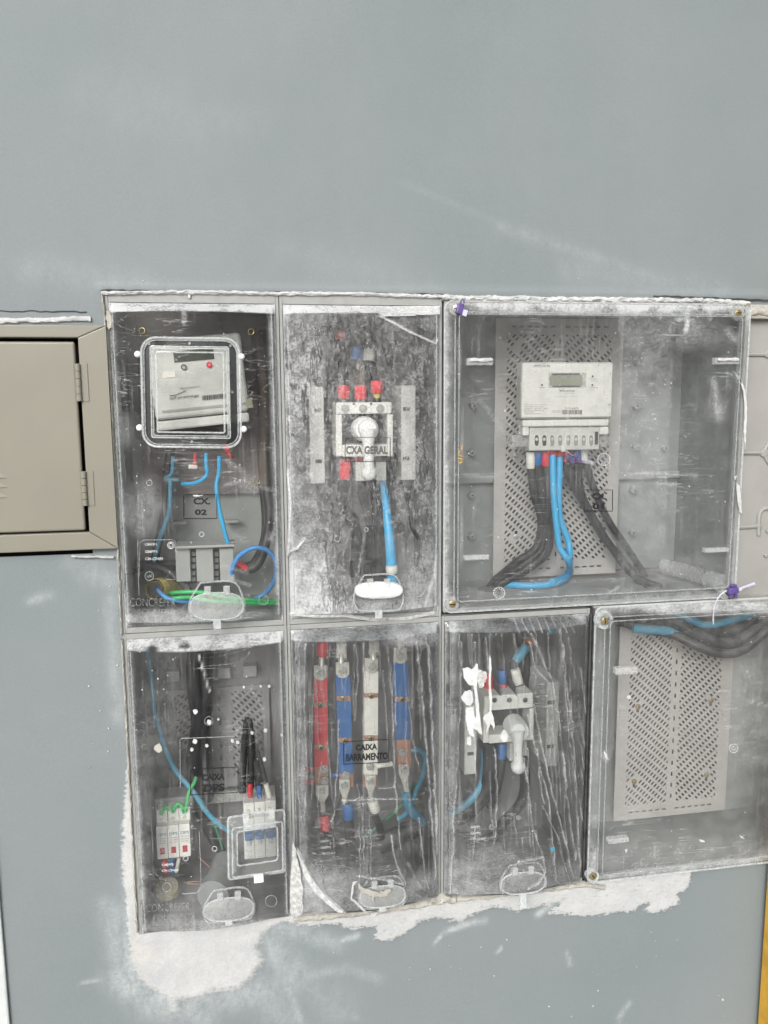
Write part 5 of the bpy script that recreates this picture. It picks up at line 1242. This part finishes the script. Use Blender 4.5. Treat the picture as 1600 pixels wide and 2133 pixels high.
# ------------------------------------------------------------------ box CAIXA BARRAMENTO (lower middle)
tE, cE = narrow('busbar_box', 'narrow box with four upright coloured busbars, name plate reading CAIXA BARRAMENTO', 1, 1, .0080, .0040)
def fE(px, py, x, z):
    top = np.clip((cE.z1 - cE.dt - (z - ZC)) / -.002, 0, 1)
    d = .8 * top * (.6 + .5 * vn(px, py, .12, 3))
    d = d + blob(px, py, 760, 1885, 220, 75, .5) + .35 * np.exp(-((x - cE.x0 - .010) / .008) ** 2) + .35 * np.exp(-((x - cE.x1 + .006) / .005) ** 2) + blob(px, py, 690, 1830, 60, 50, .2)
    return {'dust': d}
cE.mesh('cover', clear_mat('cover_clear_third', .02, .2, .5, .3, refl=.45), tE, fE)
fe = [([(636, 1345), (634, 1480), (640, 1600), (633, 1720)], 2.5, .45), ([(706, 1500), (704, 1600), (695, 1690), (690, 1710)], 2, .5), ([(758, 1340), (757, 1500), (757, 1700), (757, 1790)], 2, .45), ([(742, 1340), (746, 1420), (738, 1500)], 2, .35), ([(810, 1350), (818, 1480), (822, 1600), (828, 1700), (836, 1770)], 2.2, .5),
      ([(868, 1340), (880, 1440), (888, 1560), (900, 1700), (908, 1830)], 3, .4), ([(890, 1330), (898, 1450), (905, 1600), (912, 1780)], 3, .45), ([(622, 1340), (626, 1500), (620, 1640), (630, 1730)], 3, .35), ([(711, 1668), (760, 1664), (800, 1664), (870, 1664)], 1.5, .5), ([(790, 1642), (824, 1640)], 1.5, .4), ([(815, 1740), (826, 1800), (850, 1850), (878, 1868)], 2.5, .5),
      ([(620, 1768), (640, 1812), (655, 1840), (690, 1875), (718, 1900)], 4, .75), ([(612, 1700), (610, 1780), (612, 1860), (608, 1900)], 6, .6), ([(780, 1500), (776, 1620)], 1.6, .35), ([(660, 1400), (664, 1560)], 1.5, .3), ([(720, 1560), (706, 1660), (690, 1720)], 1.5, .35), ([(850, 1800), (880, 1850), (905, 1860)], 5, .3), ([(745, 1825), (800, 1832), (840, 1842)], 2.5, .6)]
fe += [([(600 + i * 17.3, 1345), (604 + i * 17 + 8 * math.sin(i * 2.3), 1450 + 40 * math.sin(i))], 1.6, .28) for i in range(3, 18)]
_r = random.Random(77)
def fine(x0, x1, y0, y1, n, lean):
    out = []
    for i in range(n):
        a = _r.uniform(x0, x1); b = _r.uniform(y0, y1 - 90); L = _r.uniform(80, 260); k_ = lean * (a - x0) / (x1 - x0) * L * .12 + _r.uniform(-10, 10)
        out.append(([(a, b), (a + k_ * .4 + _r.uniform(-3, 3), b + L * .5), (a + k_, min(y1, b + L))], _r.uniform(1.3, 2.2), _r.uniform(.2, .5)))
    return out
fe += fine(612, 915, 1335, 1850, 20, 1)
film(tE, cE, fe, 'loose_film_first', .06, lambda px, py: blob(px, py, 650, 1870, 50, 60, .3) + blob(px, py, 860, 1330, 60, 18, .4) + .10 * (px < 640) + blob(px, py, 880, 1850, 40, 40, .25))
label(tE, cE, '', 716, 1545, 810, 1592, -.05, [('CAIXA', 741, 1551, 786, 1564), ('BARRAMENTO', 721, 1571, 808, 1586)], surf=cE.S(.0075))
f = cE.S(.0014)
for s_, y, x1_ in (('GMPP1', 1750, 688), ('GMPP3', 1763, 690), ('CM-CF489', 1775, 699)): text(s_, rect(667, y, x1_, y + 5.5, -.03), f, 'emboss_white', tE, bold=.03)
boss(tE, cE, 714, 1752, 5, 'emboss_white'); boss(tE, cE, 771, 1733, 4, 'emboss_white'); boss(tE, cE, 751, 1772, 4, 'emboss_white')
flap(tE, cE, 797, 1828, 1890, 47, -.09)
splash(tE, [(742, 1836), (760, 1850), (790, 1858), (812, 1850), (815, 1856), (800, 1868), (780, 1866), (777, 1880), (774, 1866), (752, 1858)], cE.S(.016), 'plaster_cream', .0012, 1.5)
splash(tE, [(733, 1838), (745, 1835), (738, 1845), (734, 1870), (765, 1898), (790, 1900), (780, 1908), (760, 1900), (731, 1874)], cE.S(.006), 'film_edge', .001, 1.2, 4, 'film_shred')
splash(tE, [(609, 1740), (616, 1768), (622, 1800), (632, 1850), (630, 1905), (606, 1912), (604, 1880), (607, 1800)], cE.S(.0075), 'film_edge', .0012, 1.5, 4, 'film_shred')
splash(tE, [(617, 1770), (630, 1792), (645, 1822), (680, 1868), (718, 1900), (705, 1902), (660, 1862), (634, 1826)], cE.S(.008), 'film_edge', .0012, 1.2, 4, 'film_shred')
specks(tE, cE.S(.0055), 130, (615, 1350, 910, 1880), .25, 1.0, 41, power=4)

# ---- busbars
GE = 'busbars in the CAIXA BARRAMENTO box'
def busbar(lab, top, bot, w, Y, colr, bands, ends, lug, lo, studs):
    """flat bar with coloured heat shrink, bare bands with a screw, and cable lugs at both ends"""
    t = thing('busbar', lab, 'busbar', U(bot[0], bot[1], Y), GE)
    X = lambda py: top[0] + (bot[0] - top[0]) * (py - top[1]) / (bot[1] - top[1])
    def seg(a, b, yo, yb, ww, m, nm):
        return MB().prism([U(X(a) - ww, a, Y - yo), U(X(a) + ww, a, Y - yo), U(X(b) + ww, b, Y - yo), U(X(b) - ww, b, Y - yo)], yb).build(nm, m, t, bev=.0006)
    seg(top[1], bot[1], .0, .005, w - .8, 'copper', 'bar')
    prev = ends[0]
    for b in bands + [None]:
        e = (b - 5) if b else ends[1]
        if e - prev > 4: seg(prev, e, .0015, .008, w, colr, 'heat_shrink')
        if b:
            prev = b + 5
            p = U(X(b), b, Y - .002); s_ = screw(t, p, .0052, 'brass'); slot_on(s_, p, .0052, random.uniform(-.6, .6), cross=True)
    # upper lug
    a, b, c = lug
    P = [(X(b) - w * .92, a), (X(b) + w * .92, a), (X(b) + w * .92, b - 4), (X(b) + w * .55, b + 3), (X(b), b + 5), (X(b) - w * .55, b + 3), (X(b) - w * .92, b - 4)]
    L = MB().prism([U(x_, y_, Y - .006) for x_, y_ in P], .004).build('cable_lug', 'tin', t, bev=.0008)
    p = U(X(a) + 1, (a + b) / 2 + 2, Y - .0065); q = MB().lathe(p, (0, -1, 0), [(-.001, .0070), (.001, .0068), (.0012, .0050), (.0050, .0046)], 18).build('bolt', 'zinc', L, smooth=True)
    MB().tube([U(X(a) + c, a + 2, Y - .004), U(X(a) + c, a - 9, Y - .002), U(X(a) + c, a - 20, Y + .004)], [.0052, .0046, .0050], 12).build('lug_barrel', 'tin', t, smooth=True)
    # lower lugs
    for (a, b, c, ww, nx) in lo:
        P = [(c - ww, a), (c + ww, a), (c + ww, a + (b - a) * .55), (c + ww * .35, b), (c - ww * .35, b), (c - ww, a + (b - a) * .55)]
        L = MB().prism([U(x_, y_, Y - .007) for x_, y_ in P], .0045).build('cable_lug', 'tin', t, bev=.001)
        p = U(c, a + (b - a) * .30, Y - .0075); MB().lathe(p, (0, -1, 0), [(-.001, .0064), (.0008, .0062), (.001, .0046), (.004, .0042)], 16).build('bolt', 'zinc', L, smooth=True)
        MB().tube([U(c, b - 3, Y - .005), U(c + nx, b + 16, Y - .002)], .0046, 12).build('lug_barrel', 'tin', t, smooth=True)
    for px, py in studs:
        p = U(px, py, Y - .004); MB().lathe(p, (0, -1, 0), [(-.003, .0066), (.001, .0066), (.0013, .0045), (.0055, .0042)], 16).build('bolt', 'zinc', t, smooth=True)
    return t
YB = .085
busbar('red wrapped upright busbar, leftmost of the four', (667, 1387), (670, 1640), 14.5, YB, 'red_tape', [1468, 1557], (1410, 1598), (1386, 1413, 3), [(1636, 1672, 671, 13.5, 2)], [(676, 1602), (676, 1626)])
busbar('blue wrapped upright busbar, second from the left', (713, 1382), (722, 1640), 15, YB, 'blue_tape', [1455, 1542], (1405, 1612), (1380, 1408, -2), [(1624, 1662, 718, 11, 1)], [(721, 1615)])
busbar('white wrapped upright busbar, third from the left', (774, 1374), (772, 1640), 14.5, YB, 'white_tape', [1449, 1537], (1398, 1614), (1372, 1398, 4), [(1616, 1652, 772, 11, 2)], [(771, 1597)])
busbar('blue wrapped upright busbar with bare copper foot, rightmost of the four', (833, 1352), (843, 1600), 15, YB, 'blue_tape', [1457], (1378, 1541), (1350, 1378, -1), [(1593, 1630, 842, 11, 5)], [(837, 1568)])
GE2 = 'cables in the CAIXA BARRAMENTO box'
for lab, pts, r, m_, slv in (('black cable above the red busbar, red wrap on its end', [(678, 1335, .12), (672, 1350, .10), (671, 1368, .088)], .0085, 'black_cable', (('red_tape', (673, 1336), (671, 1366), .0092),)),
        ('black cable below the red busbar, red wrap on its end', [(674, 1690, .085), (677, 1715, .085), (690, 1750, .09), (710, 1790, .10), (716, 1830, .12)], .0080, 'black_cable', (('red_tape', (674, 1697), (678, 1728), .0092),)),
        ('black cable below the second busbar, long blue wrap on its end', [(722, 1668, .085), (725, 1700, .085), (730, 1740, .09), (732, 1790, .10), (735, 1830, .12)], .0085, 'black_cable', (('blue_tape', (723, 1672), (727, 1704), .0094),)),
        ('black cable below the white busbar, white sleeve on its end', [(775, 1666, .085), (778, 1690, .09), (790, 1720, .11), (800, 1760, .13)], .0060, 'black_cable', (('white_tape', (776, 1668), (783, 1690), .0088),)),
        ('pale sleeved cable above the second busbar', [(712, 1330, .12), (712, 1345, .10), (711, 1372, .088)], .0090, 'white_tape', ()),
        ('pale sleeved cable above the white busbar', [(778, 1328, .12), (779, 1342, .10), (779, 1362, .088)], .0090, 'white_tape', ()),
        ('thick light blue cable curving right under the rightmost busbar', [(845, 1648, .085), (850, 1672, .085), (864, 1695, .09), (890, 1714, .10)], .0085, 'blue_cable_dim', ()),
        ('light blue wire bowing out right of the rightmost busbar', [(852, 1564, .09), (874, 1563, .085), (885, 1578, .085), (881, 1615, .085), (868, 1645, .09), (850, 1690, .10), (830, 1706, .11)], .0042, 'blue_cable_dim', ()),
        ('dark green wire crossing behind the light blue cable', [(862, 1630, .12), (850, 1660, .12), (822, 1692, .12), (790, 1720, .13), (760, 1740, .13)], .0036, 'green_wire_dim', ()),
        ('red sleeved wire joining the red busbar from the left, upper', [(632, 1604, .10), (648, 1602, .095), (668, 1602, .09)], .0036, 'red_tape', ()),
        ('red sleeved wire joining the red busbar from the left, lower', [(630, 1630, .10), (646, 1628, .095), (668, 1627, .09)], .0036, 'red_tape', ()),
        ('blue sleeved wire joining the second busbar from the left', [(682, 1616, .10), (696, 1615, .095), (712, 1614, .09)], .0036, 'blue_tape', ()),
        ('white sleeved wire leaving the white busbar to the right', [(784, 1596, .08), (796, 1594, .08), (816, 1591, .085)], .0042, 'white_tape', ()),
        ('black cable mass lying low at the right of the busbar box', [(790, 1760, .13), (840, 1735, .12), (880, 1722, .12), (905, 1726, .13)], .016, 'black_cable', ())):
    a = cable('cable', lab, 'cable', pts, r, m_, GE2)
    for (m2, p, q, r2) in slv: sleeve(m2, a, U(*p, .083), U(*q, .083), r2, m2)

# ------------------------------------------------------------------ lower switch box (no plate)
tF, cF = narrow('switch_box', 'narrow box under wrinkled film with white paint splashes and a lever switch, no name plate', 2, 1, .0080, .0040)
def fF(px, py, x, z):
    top = np.clip((cF.z1 - cF.dt - (z - ZC)) / -.002, 0, 1)
    d = .6 * top * (.6 + .5 * vn(px, py, .12, 3)) + blob(px, py, 1060, 1840, 200, 85, .45) + .4 * np.exp(-((x - cF.x0 - .010) / .006) ** 2) + .2 * np.exp(-((x - cF.x1 + .01) / .012) ** 2)
    return {'dust': d}
cF.mesh('cover', clear_mat('cover_clear_fourth', .02, .2, .4, .3, refl=.45), tF, fF)
ff_ = [([(1108, 1320), (1130, 1370), (1150, 1420), (1165, 1500), (1180, 1650), (1200, 1790)], 3, .4), ([(1165, 1310), (1180, 1420), (1195, 1560), (1203, 1700), (1210, 1820)], 3, .45), ([(1112, 1470), (1130, 1560), (1150, 1650), (1170, 1720), (1195, 1830)], 2.4, .55), ([(1100, 1490), (1125, 1600), (1142, 1660), (1150, 1740), (1160, 1830)], 2.2, .5), ([(1092, 1580), (1102, 1660), (1108, 1720), (1135, 1790)], 2.4, .5),
       ([(1030, 1560), (1036, 1640), (1033, 1720), (1028, 1760)], 2.2, .5), ([(990, 1340), (988, 1460), (990, 1600), (992, 1700), (985, 1790)], 2.2, .45), ([(950, 1640), (945, 1700), (944, 1760), (938, 1860)], 3, .6), ([(962, 1340), (958, 1480), (950, 1640)], 2.4, .4), ([(1012, 1330), (1020, 1440)], 1.8, .4), ([(1072, 1320), (1080, 1400), (1092, 1440)], 1.8, .45), ([(1105, 1340), (1115, 1390), (1140, 1420)], 2.2, .5), ([(1056, 1830), (1080, 1795), (1130, 1785), (1136, 1815), (1122, 1840), (1100, 1852)], 2.6, .65), ([(1056, 1835), (1075, 1848), (1092, 1862)], 2.4, .5),
       ([(1130, 1680), (1160, 1740), (1190, 1850)], 1.6, .5), ([(1070, 1700), (1078, 1760), (1085, 1780)], 1.8, .4), ([(1050, 1830), (1048, 1860)], 5, .5), ([(930, 1300), (932, 1500), (928, 1860)], 4, .35)]
ff_ += [([(1068 + 16 * i, 1283 - i), (1084 + 16 * i, 1318)], 1.5, .45) for i in range(8)] + [([(950 + 24 * i, 1320), (952 + 24 * i + 9 * math.sin(i * 1.7), 1400 + 50 * (i % 3))], 1.6, .3) for i in range(10)] + [([(1140 + 9 * i, 1480 + 20 * (i % 4)), (1152 + 10 * i, 1640 + 30 * (i % 3))], 1.5, .32) for i in range(6)]
ff_ += fine(935, 1215, 1320, 1840, 16, 1) + fine(1165, 1212, 1320, 1840, 9, 2)
film(tF, cF, ff_, 'loose_film_second', .05, lambda px, py: blob(px, py, 1180, 1500, 30, 260, .10) + blob(px, py, 970, 1840, 60, 40, .22) + blob(px, py, 1090, 1815, 44, 40, .22) + blob(px, py, 1180, 1830, 50, 40, .16))
f7 = cF.S(.0062)
for pl in ([(964, 1392), (974, 1390), (985, 1394), (992, 1382), (995, 1384), (994, 1430), (998, 1480), (1004, 1530), (996, 1525), (992, 1500), (988, 1440), (986, 1428), (976, 1426), (966, 1412)],
           [(960, 1452), (968, 1440), (980, 1437), (986, 1446), (986, 1460), (980, 1470), (970, 1468)], [(970, 1475), (986, 1472), (987, 1490), (996, 1505), (1002, 1528), (992, 1520), (984, 1516), (988, 1535), (980, 1532), (974, 1520), (970, 1495)],
           [(973, 1535), (981, 1534), (981, 1552), (972, 1550)], [(1020, 1365), (1023, 1372), (1023, 1420), (1024, 1480), (1029, 1500), (1030, 1522), (1022, 1506), (1012, 1530), (1014, 1510), (1006, 1498), (1008, 1490), (1020, 1482), (1018, 1420), (1018, 1380)],
           [(1044, 1528), (1050, 1518), (1056, 1525), (1059, 1536), (1052, 1546), (1046, 1544), (1042, 1536)]):
    splash(tF, pl, f7, jit=1.0)
splash(tF, [(994, 1395), (1006, 1396), (1014, 1404), (1012, 1420), (1006, 1432), (996, 1434)], f7, 'film_edge', .0006, 2.0, 5)
f = cF.S(.0014)
for s_, y, x1_ in (('GMPP1', 1720, 1000), ('GMPP3', 1733, 1001), ('CM-CF489', 1745, 1011)): text(s_, rect(980, y, x1_, y + 5.5, -.03), cF.S(.006), 'emboss_white', tF, bold=.03)
boss(tF, cF, 1025, 1723, 5, 'emboss_white'); boss(tF, cF, 1080, 1703, 4, 'emboss_white'); boss(tF, cF, 996, 1778, 5, 'emboss'); boss(tF, cF, 1026, 1783, 6, 'emboss')
flap(tF, cF, 1090, 1800, 1862, 46, -.09, lidmat='lid_faint')
splash(tF, oval(1151, 1768, 4.5, 5, 0, 9, 2), f7, 'blue_cable_dim', .0005, .8, 1, 'paint_smear')
specks(tF, f7, 110, (935, 1330, 1210, 1850), .25, 1.0, 51, power=4)
bead('gasket', [Vector((.5325, -.006, ZR(z_))) for z_ in np.linspace(-.340, -.785, 12)], .0028, 'black_rubber', tF)

# ---- lever switch in the lower box
t = thing('isolator_switch', 'white load switch with hanging lever handle in the paint splashed lower box', 'switch', U(1060, 1550, .09))
MB().pbox(1009, 1447, 1111, 1478, .055, .11).build('terminal_block', 'white_plastic', t, bev=.002)
MB().pbox(1007, 1479, 1019, 1548, .060, .11).pbox(1103, 1476, 1112, 1542, .060, .11).pbox(1019, 1528, 1103, 1546, .060, .11).build('switch_frame', 'white_plastic', t, bev=.0015)
MB().pbox(1018, 1478, 1104, 1530, .095, .11).build('recess', 'dark_plastic', t)
for px in (1030, 1061, 1094):
    p = U(px, 1458, .0545); s_ = MB().lathe(p, (0, -1, 0), [(-.001, .0056), (.0006, .0056), (.0008, .0045)], 18).build('clamp_ring', 'cream_plastic', t, smooth=True)
    MB().lathe(p, (0, -1, 0), [(0, .0042), (.0012, .0040)], 14).build('clamp_hole', 'dark_plastic', s_)
for px in (1043, 1076): MB().pbox(px - 1.5, 1432, px + 1.5, 1449, .0538, .10).build('notch', 'dark_plastic', t)
hd = MB().lathe(U(1069, 1508, .072), (0, -1, 0), [(0, .0180), (.030, .0172), (.034, .0150)], 28).build('lever_hub', 'handle_white', t, smooth=True)
A0 = U(1078, 1520, .032); A1 = U(1080, 1598, .026)
MB().tube([A0, A0.lerp(A1, .35), A0.lerp(A1, .6), A0.lerp(A1, .82), A1], [.0122, .0080, .0074, .0080, .0096], 14).lathe(A1 - Vector((0, .004, 0)), (0, 1, 0), [(-.004, .006), (0, .0106), (.006, .0116), (.012, .0104)], 20).lathe(A0 - Vector((0, .004, 0)), (0, 1, 0), [(0, .0118), (.003, .0132), (.02, .0132)], 24).build('lever_handle', 'handle_white', hd, smooth=True)
MB().pbox(1062, 1546, 1072, 1585, .075, .11).pbox(1090, 1544, 1098, 1574, .075, .11).build('lower_terminal', 'cream_plastic', t, bev=.001)
for (a, b, c, d, lab, sl_) in ((968, 1470, 993, 1613, 'white plastic barrier strip left of the lower switch, half hidden by paint', ((981, 1570),)), (1138, 1421, 1163, 1596, 'white plastic barrier strip standing right of the lower switch', ((1148, 1463), (1147, 1555)))):
    t = thing('barrier_strip', lab, 'barrier strip', U((a + c) / 2, d, .10), 'white barrier strips beside the switches')
    MB().pbox(a, b, c, d, .062, .15).build('strip_body', 'cream_plastic', t, bev=.0012)
    for (px, py) in sl_: MB().pbox(px - 7, py - 3.5, px + 7, py + 3.5, .0615, .068).build('slot', 'dark_plastic', t)
GF = 'cables in the paint splashed lower box'
for lab, pts, r, m_, slv in (('black cable entering the lower switch at the left terminal, red wrap', [(1010, 1330, .14), (1014, 1380, .12), (1018, 1420, .10), (1022, 1450, .09)], .0072, 'black_cable', (('red_tape', (1016, 1404), (1019, 1436), .0080),)),
        ('black cable entering the lower switch at the middle terminal, blue wrap', [(1036, 1330, .14), (1042, 1370, .12), (1045, 1410, .10), (1047, 1450, .09)], .0070, 'black_cable', (('blue_tape', (1045, 1396), (1047, 1424), .0080), ('red_tape', (1047, 1424), (1048, 1436), .0074))),
        ('black cable entering the lower switch at the right terminal, white sleeve', [(1112, 1330, .15), (1095, 1350, .13), (1072, 1380, .11), (1074, 1400, .10), (1082, 1430, .09)], .0078, 'black_cable', (('blue_band', (1096, 1345), (1074, 1378), .0084), ('red_band', (1108, 1333), (1099, 1342), .0086), ('white_tape', (1073, 1394), (1081, 1428), .0084))),
        ('dark cable bowing right of the white sleeve at the top of the lower box', [(1075, 1310, .16), (1090, 1350, .15), (1096, 1395, .15), (1090, 1420, .15)], .009, 'black_cable', ()),
        ('blue cable end at the top right of the lower box', [(1138, 1318, .13), (1150, 1313, .13), (1168, 1308, .14)], .0060, 'blue_cable_dim', ()),
        ('thick black cable sweeping from the lower switch to the left side', [(1020, 1545, .09), (1022, 1590, .09), (1016, 1635, .09), (992, 1675, .09), (960, 1702, .10), (925, 1722, .11)], .0135, 'black_cable_clean', (('red_tape', (1019, 1548), (1021, 1582), .0088),)),
        ('light blue cable sweeping along the thick black one to the left side', [(1009, 1560, .10), (1008, 1610, .10), (1000, 1640, .09), (978, 1668, .085), (945, 1690, .09), (925, 1700, .10)], .0068, 'blue_cable_dim', ()),
        ('black cable under the middle terminal of the lower switch, blue wrap', [(1045, 1545, .10), (1044, 1590, .10), (1036, 1640, .11), (1020, 1680, .12)], .0075, 'black_cable', (('blue_tape', (1046, 1548), (1044, 1580), .0085),)),
        ('black cable curling from under the lever knob to the floor', [(1090, 1580, .10), (1094, 1620, .10), (1090, 1660, .10), (1072, 1690, .10), (1046, 1715, .105), (1030, 1740, .11), (1000, 1755, .12), (975, 1762, .13)], .0088, 'black_cable_clean', ()),
        ('thin black cable end near the floor of the lower box', [(1036, 1738, .12), (1048, 1758, .11), (1054, 1770, .10)], .003, 'black_cable', ())):
    a = cable('cable', lab, 'cable', pts, r, m_, GF)
    for (m2, p, q, r2) in slv:
        mm = {'blue_band': 'blue_cable_dim', 'red_band': 'copper'}.get(m2, m2); sleeve(m2, a, U(*p, .112 if 'band' in m2 else .094), U(*q, .108 if 'band' in m2 else .092), r2, mm)

# ------------------------------------------------------------------ lower right box
x0, x1, z0, z1 = .5365, 1.0200, -.7930, -.3285
tG = thing('meter_box', 'wide empty box with a bare perforated plate behind a clear screwed cover at lower right', 'meter box', ((x0 + x1) / 2, 0, ZR(z0)))
enclosure(tG, x0, x1, z0, z1, .006, .006, .006, .006, .16, 'box_inner', yf=-.006)
def fG(px, py, x, z, e):
    d = .18 * np.clip((.017 - e) / .004, 0, 1) * (.4 + .8 * vn(px, py, .08, 3)) + blob(px, py, 1450, 1790, 260, 40, .18) + blob(px, py, 1480, 1265, 260, 14, .55) + blob(px, py, 1560, 1480, 60, 120, .12) + blob(px, py, 1300, 1700, 60, 60, .08)
    d = d + .35 * np.exp(-((e - .012) / .004) ** 2) * (z < -.74)
    for ln, w, a in (([(1258, 1570), (1264, 1582)], 4, .9), ([(1240, 1300), (1236, 1500), (1222, 1700)], 3, .3), ([(1556, 1460), (1600, 1470)], 3, .35), ([(1556, 1395), (1564, 1412)], 2, .4)):
        d = np.maximum(d, a * np.exp(-(segd(px, py, ln) / w) ** 2))
    return {'dust': d}
wide_cover(tG, x0, x1, z0, z1, clear_mat('cover_wide_clear_second', .10, .12, .5, .3, refl=.9), fG, yf=-.012, yr=-.024, fl=.017)
MB().box(x0 - .0024, x0 + .0002, -.0115, .004, ZR(z0 + .004), ZR(z1 - .002)).build('gasket', 'black_rubber', tG)
sG = lambda off=.0012: (lambda px, py: U(px, py, -.024 - off))
for px, py, r_, m_ in ((1257, 1291, .0155, 'brass'), (1233, 1822, .0115, 'brass')):
    p = U(px, py, -.014); ear = MB().lathe(p + Vector((0, .004, 0)), (0, -1, 0), [(0, r_), (.008, r_ * .96), (.010, r_ * .86), (.009, r_ * .6), (.004, r_ * .5)], 26).build('screw_ear', 'edge_clear', tG, smooth=True)
    q = p - Vector((0, .0035, 0)); screw(ear, q, .0060, m_); slot_on(ear, q, .0060, 1.4 if py < 1500 else .9)
for (a, b, c, d) in ((1283, 1391, 1329, 1405), (1268, 1747, 1311, 1757)): MB().pbox(a, b, c, d, -.036, -.0245).build('grip_bar', 'frost', tG, bev=.0012)
boss(tG, sG(), 1528, 1559, 9, 'emboss_white'); boss(tG, sG(), 1528, 1559, 4, 'emboss_white'); boss(tG, sG(), 1326, 1807, 10, 'emboss')
for pl in ([(1306, 1449), (1313, 1448), (1313, 1455), (1307, 1455)], [(1257, 1562), (1262, 1570), (1266, 1581), (1261, 1578)], [(1456, 1748), (1466, 1750), (1468, 1754), (1458, 1753)], [(1541, 1739), (1546, 1742), (1550, 1746), (1543, 1745)], [(1300, 1770), (1307, 1768), (1304, 1776)]):
    splash(tG, pl, sG(.0006), jit=.8)
specks(tG, sG(.0006), 110, (1260, 1300, 1600, 1780), .25, 1.1, 61, power=4)
Yp = .125
pt = U(1410, 1296, Yp).z; pb = U(1392, 1699, Yp).z; pl = U(1283, 1560, Yp).x; pr = U(1517, 1560, Yp).x
sks = ((1329, 1472), (1481, 1459), (1321, 1628), (1472, 1614))
sk = [(U(a, b, Yp).x, U(a, b, Yp).z) for a, b in sks]
MB().box(pl + .016, pr - .016, Yp + .012, Yp + .018, pb + .02, pt - .02).build('slot_shade_board', 'dark_plastic', tG)  # added board whose dark colour replaces the shade behind these slots
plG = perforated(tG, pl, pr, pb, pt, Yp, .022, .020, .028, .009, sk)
for a, b in sks:
    p = U(a, b, Yp - .001); s_ = screw(plG, p, .0048, 'brass', name='plate_screw'); MB().box(p.x - .0022, p.x + .0022, Yp - .0012, Yp - .0002, p.z - .0105, p.z - .003).build('keyhole', 'dark_plastic', plG)
GG = 'cables hanging into the lower right box'
for lab, pts, r, m_ in (('black cable sagging across the top of the lower right box, lowest one', [(1340, 1310, .10), (1400, 1322, .08), (1450, 1345, .06), (1500, 1362, .05), (1545, 1355, .05), (1590, 1320, .05), (1640, 1270, .06)], .0078, 'black_cable'),
        ('black cable sagging across the top of the lower right box, middle one', [(1330, 1285, .10), (1400, 1295, .08), (1450, 1320, .065), (1500, 1340, .06), (1545, 1332, .06), (1590, 1296, .06), (1640, 1240, .07)], .0100, 'black_cable'),
        ('black cable sagging across the top of the lower right box, uppermost one', [(1390, 1285, .11), (1440, 1300, .09), (1490, 1318, .085), (1540, 1310, .085), (1590, 1275, .085), (1640, 1230, .09)], .0095, 'black_cable'),
        ('dark cable lying left along the top of the lower right box', [(1283, 1294, .11), (1300, 1297, .10), (1325, 1305, .09)], .0080, 'black_cable'),
        ('light blue cable crossing the upper left of the bare perforated plate', [(1318, 1308, .085), (1350, 1311, .08), (1385, 1313, .08), (1412, 1318, .085)], .0080, 'blue_cable_dim'),
        ('light blue cable sagging behind the trailing seal wire', [(1400, 1276, .10), (1435, 1290, .085), (1465, 1301, .08), (1500, 1298, .08), (1545, 1285, .085), (1600, 1276, .09)], .0068, 'blue_cable_dim')):
    cable('cable', lab, 'cable', pts, r, m_, GG)

# ------------------------------------------------------------------ small marks on the wall
bead('crack', smooth_path([U(a + random.uniform(-3, 3), b + random.uniform(-1.6, 1.6), -.0030) for a, b in [(213 + 14 * i, 604.5 + .165 * i) for i in range(52)]], 2), .0009, 'crack_dark', wall)
bead('crack', smooth_path([U(a + random.uniform(-3, 3), b + random.uniform(-1.2, 1.2), -.0032) for a, b in [(1360 + 13 * i, 616 + .5 * i) for i in range(20)]], 2), .0011, 'crack_dark', wall)
bead('crack', smooth_path([U(a, b + random.uniform(-1.5, 1.5), -.0012) for a, b in [(12 * i, 648 + .1 * i) for i in range(16)]], 2), .0008, 'crack_dark', wall)
specks(wall, lambda a, b: U(a, b, -.0014), 60, (640, 1930, 1560, 2120), .5, 3.2, 71, 'plaster', power=5)
specks(wall, lambda a, b: U(a, b, -.0014), 40, (180, 1180, 250, 1600), .4, 2.2, 72, 'plaster', power=4)
specks(wall, lambda a, b: U(a, b, -.0014), 50, (150, 560, 1560, 600), .4, 1.8, 73, 'plaster', power=4)
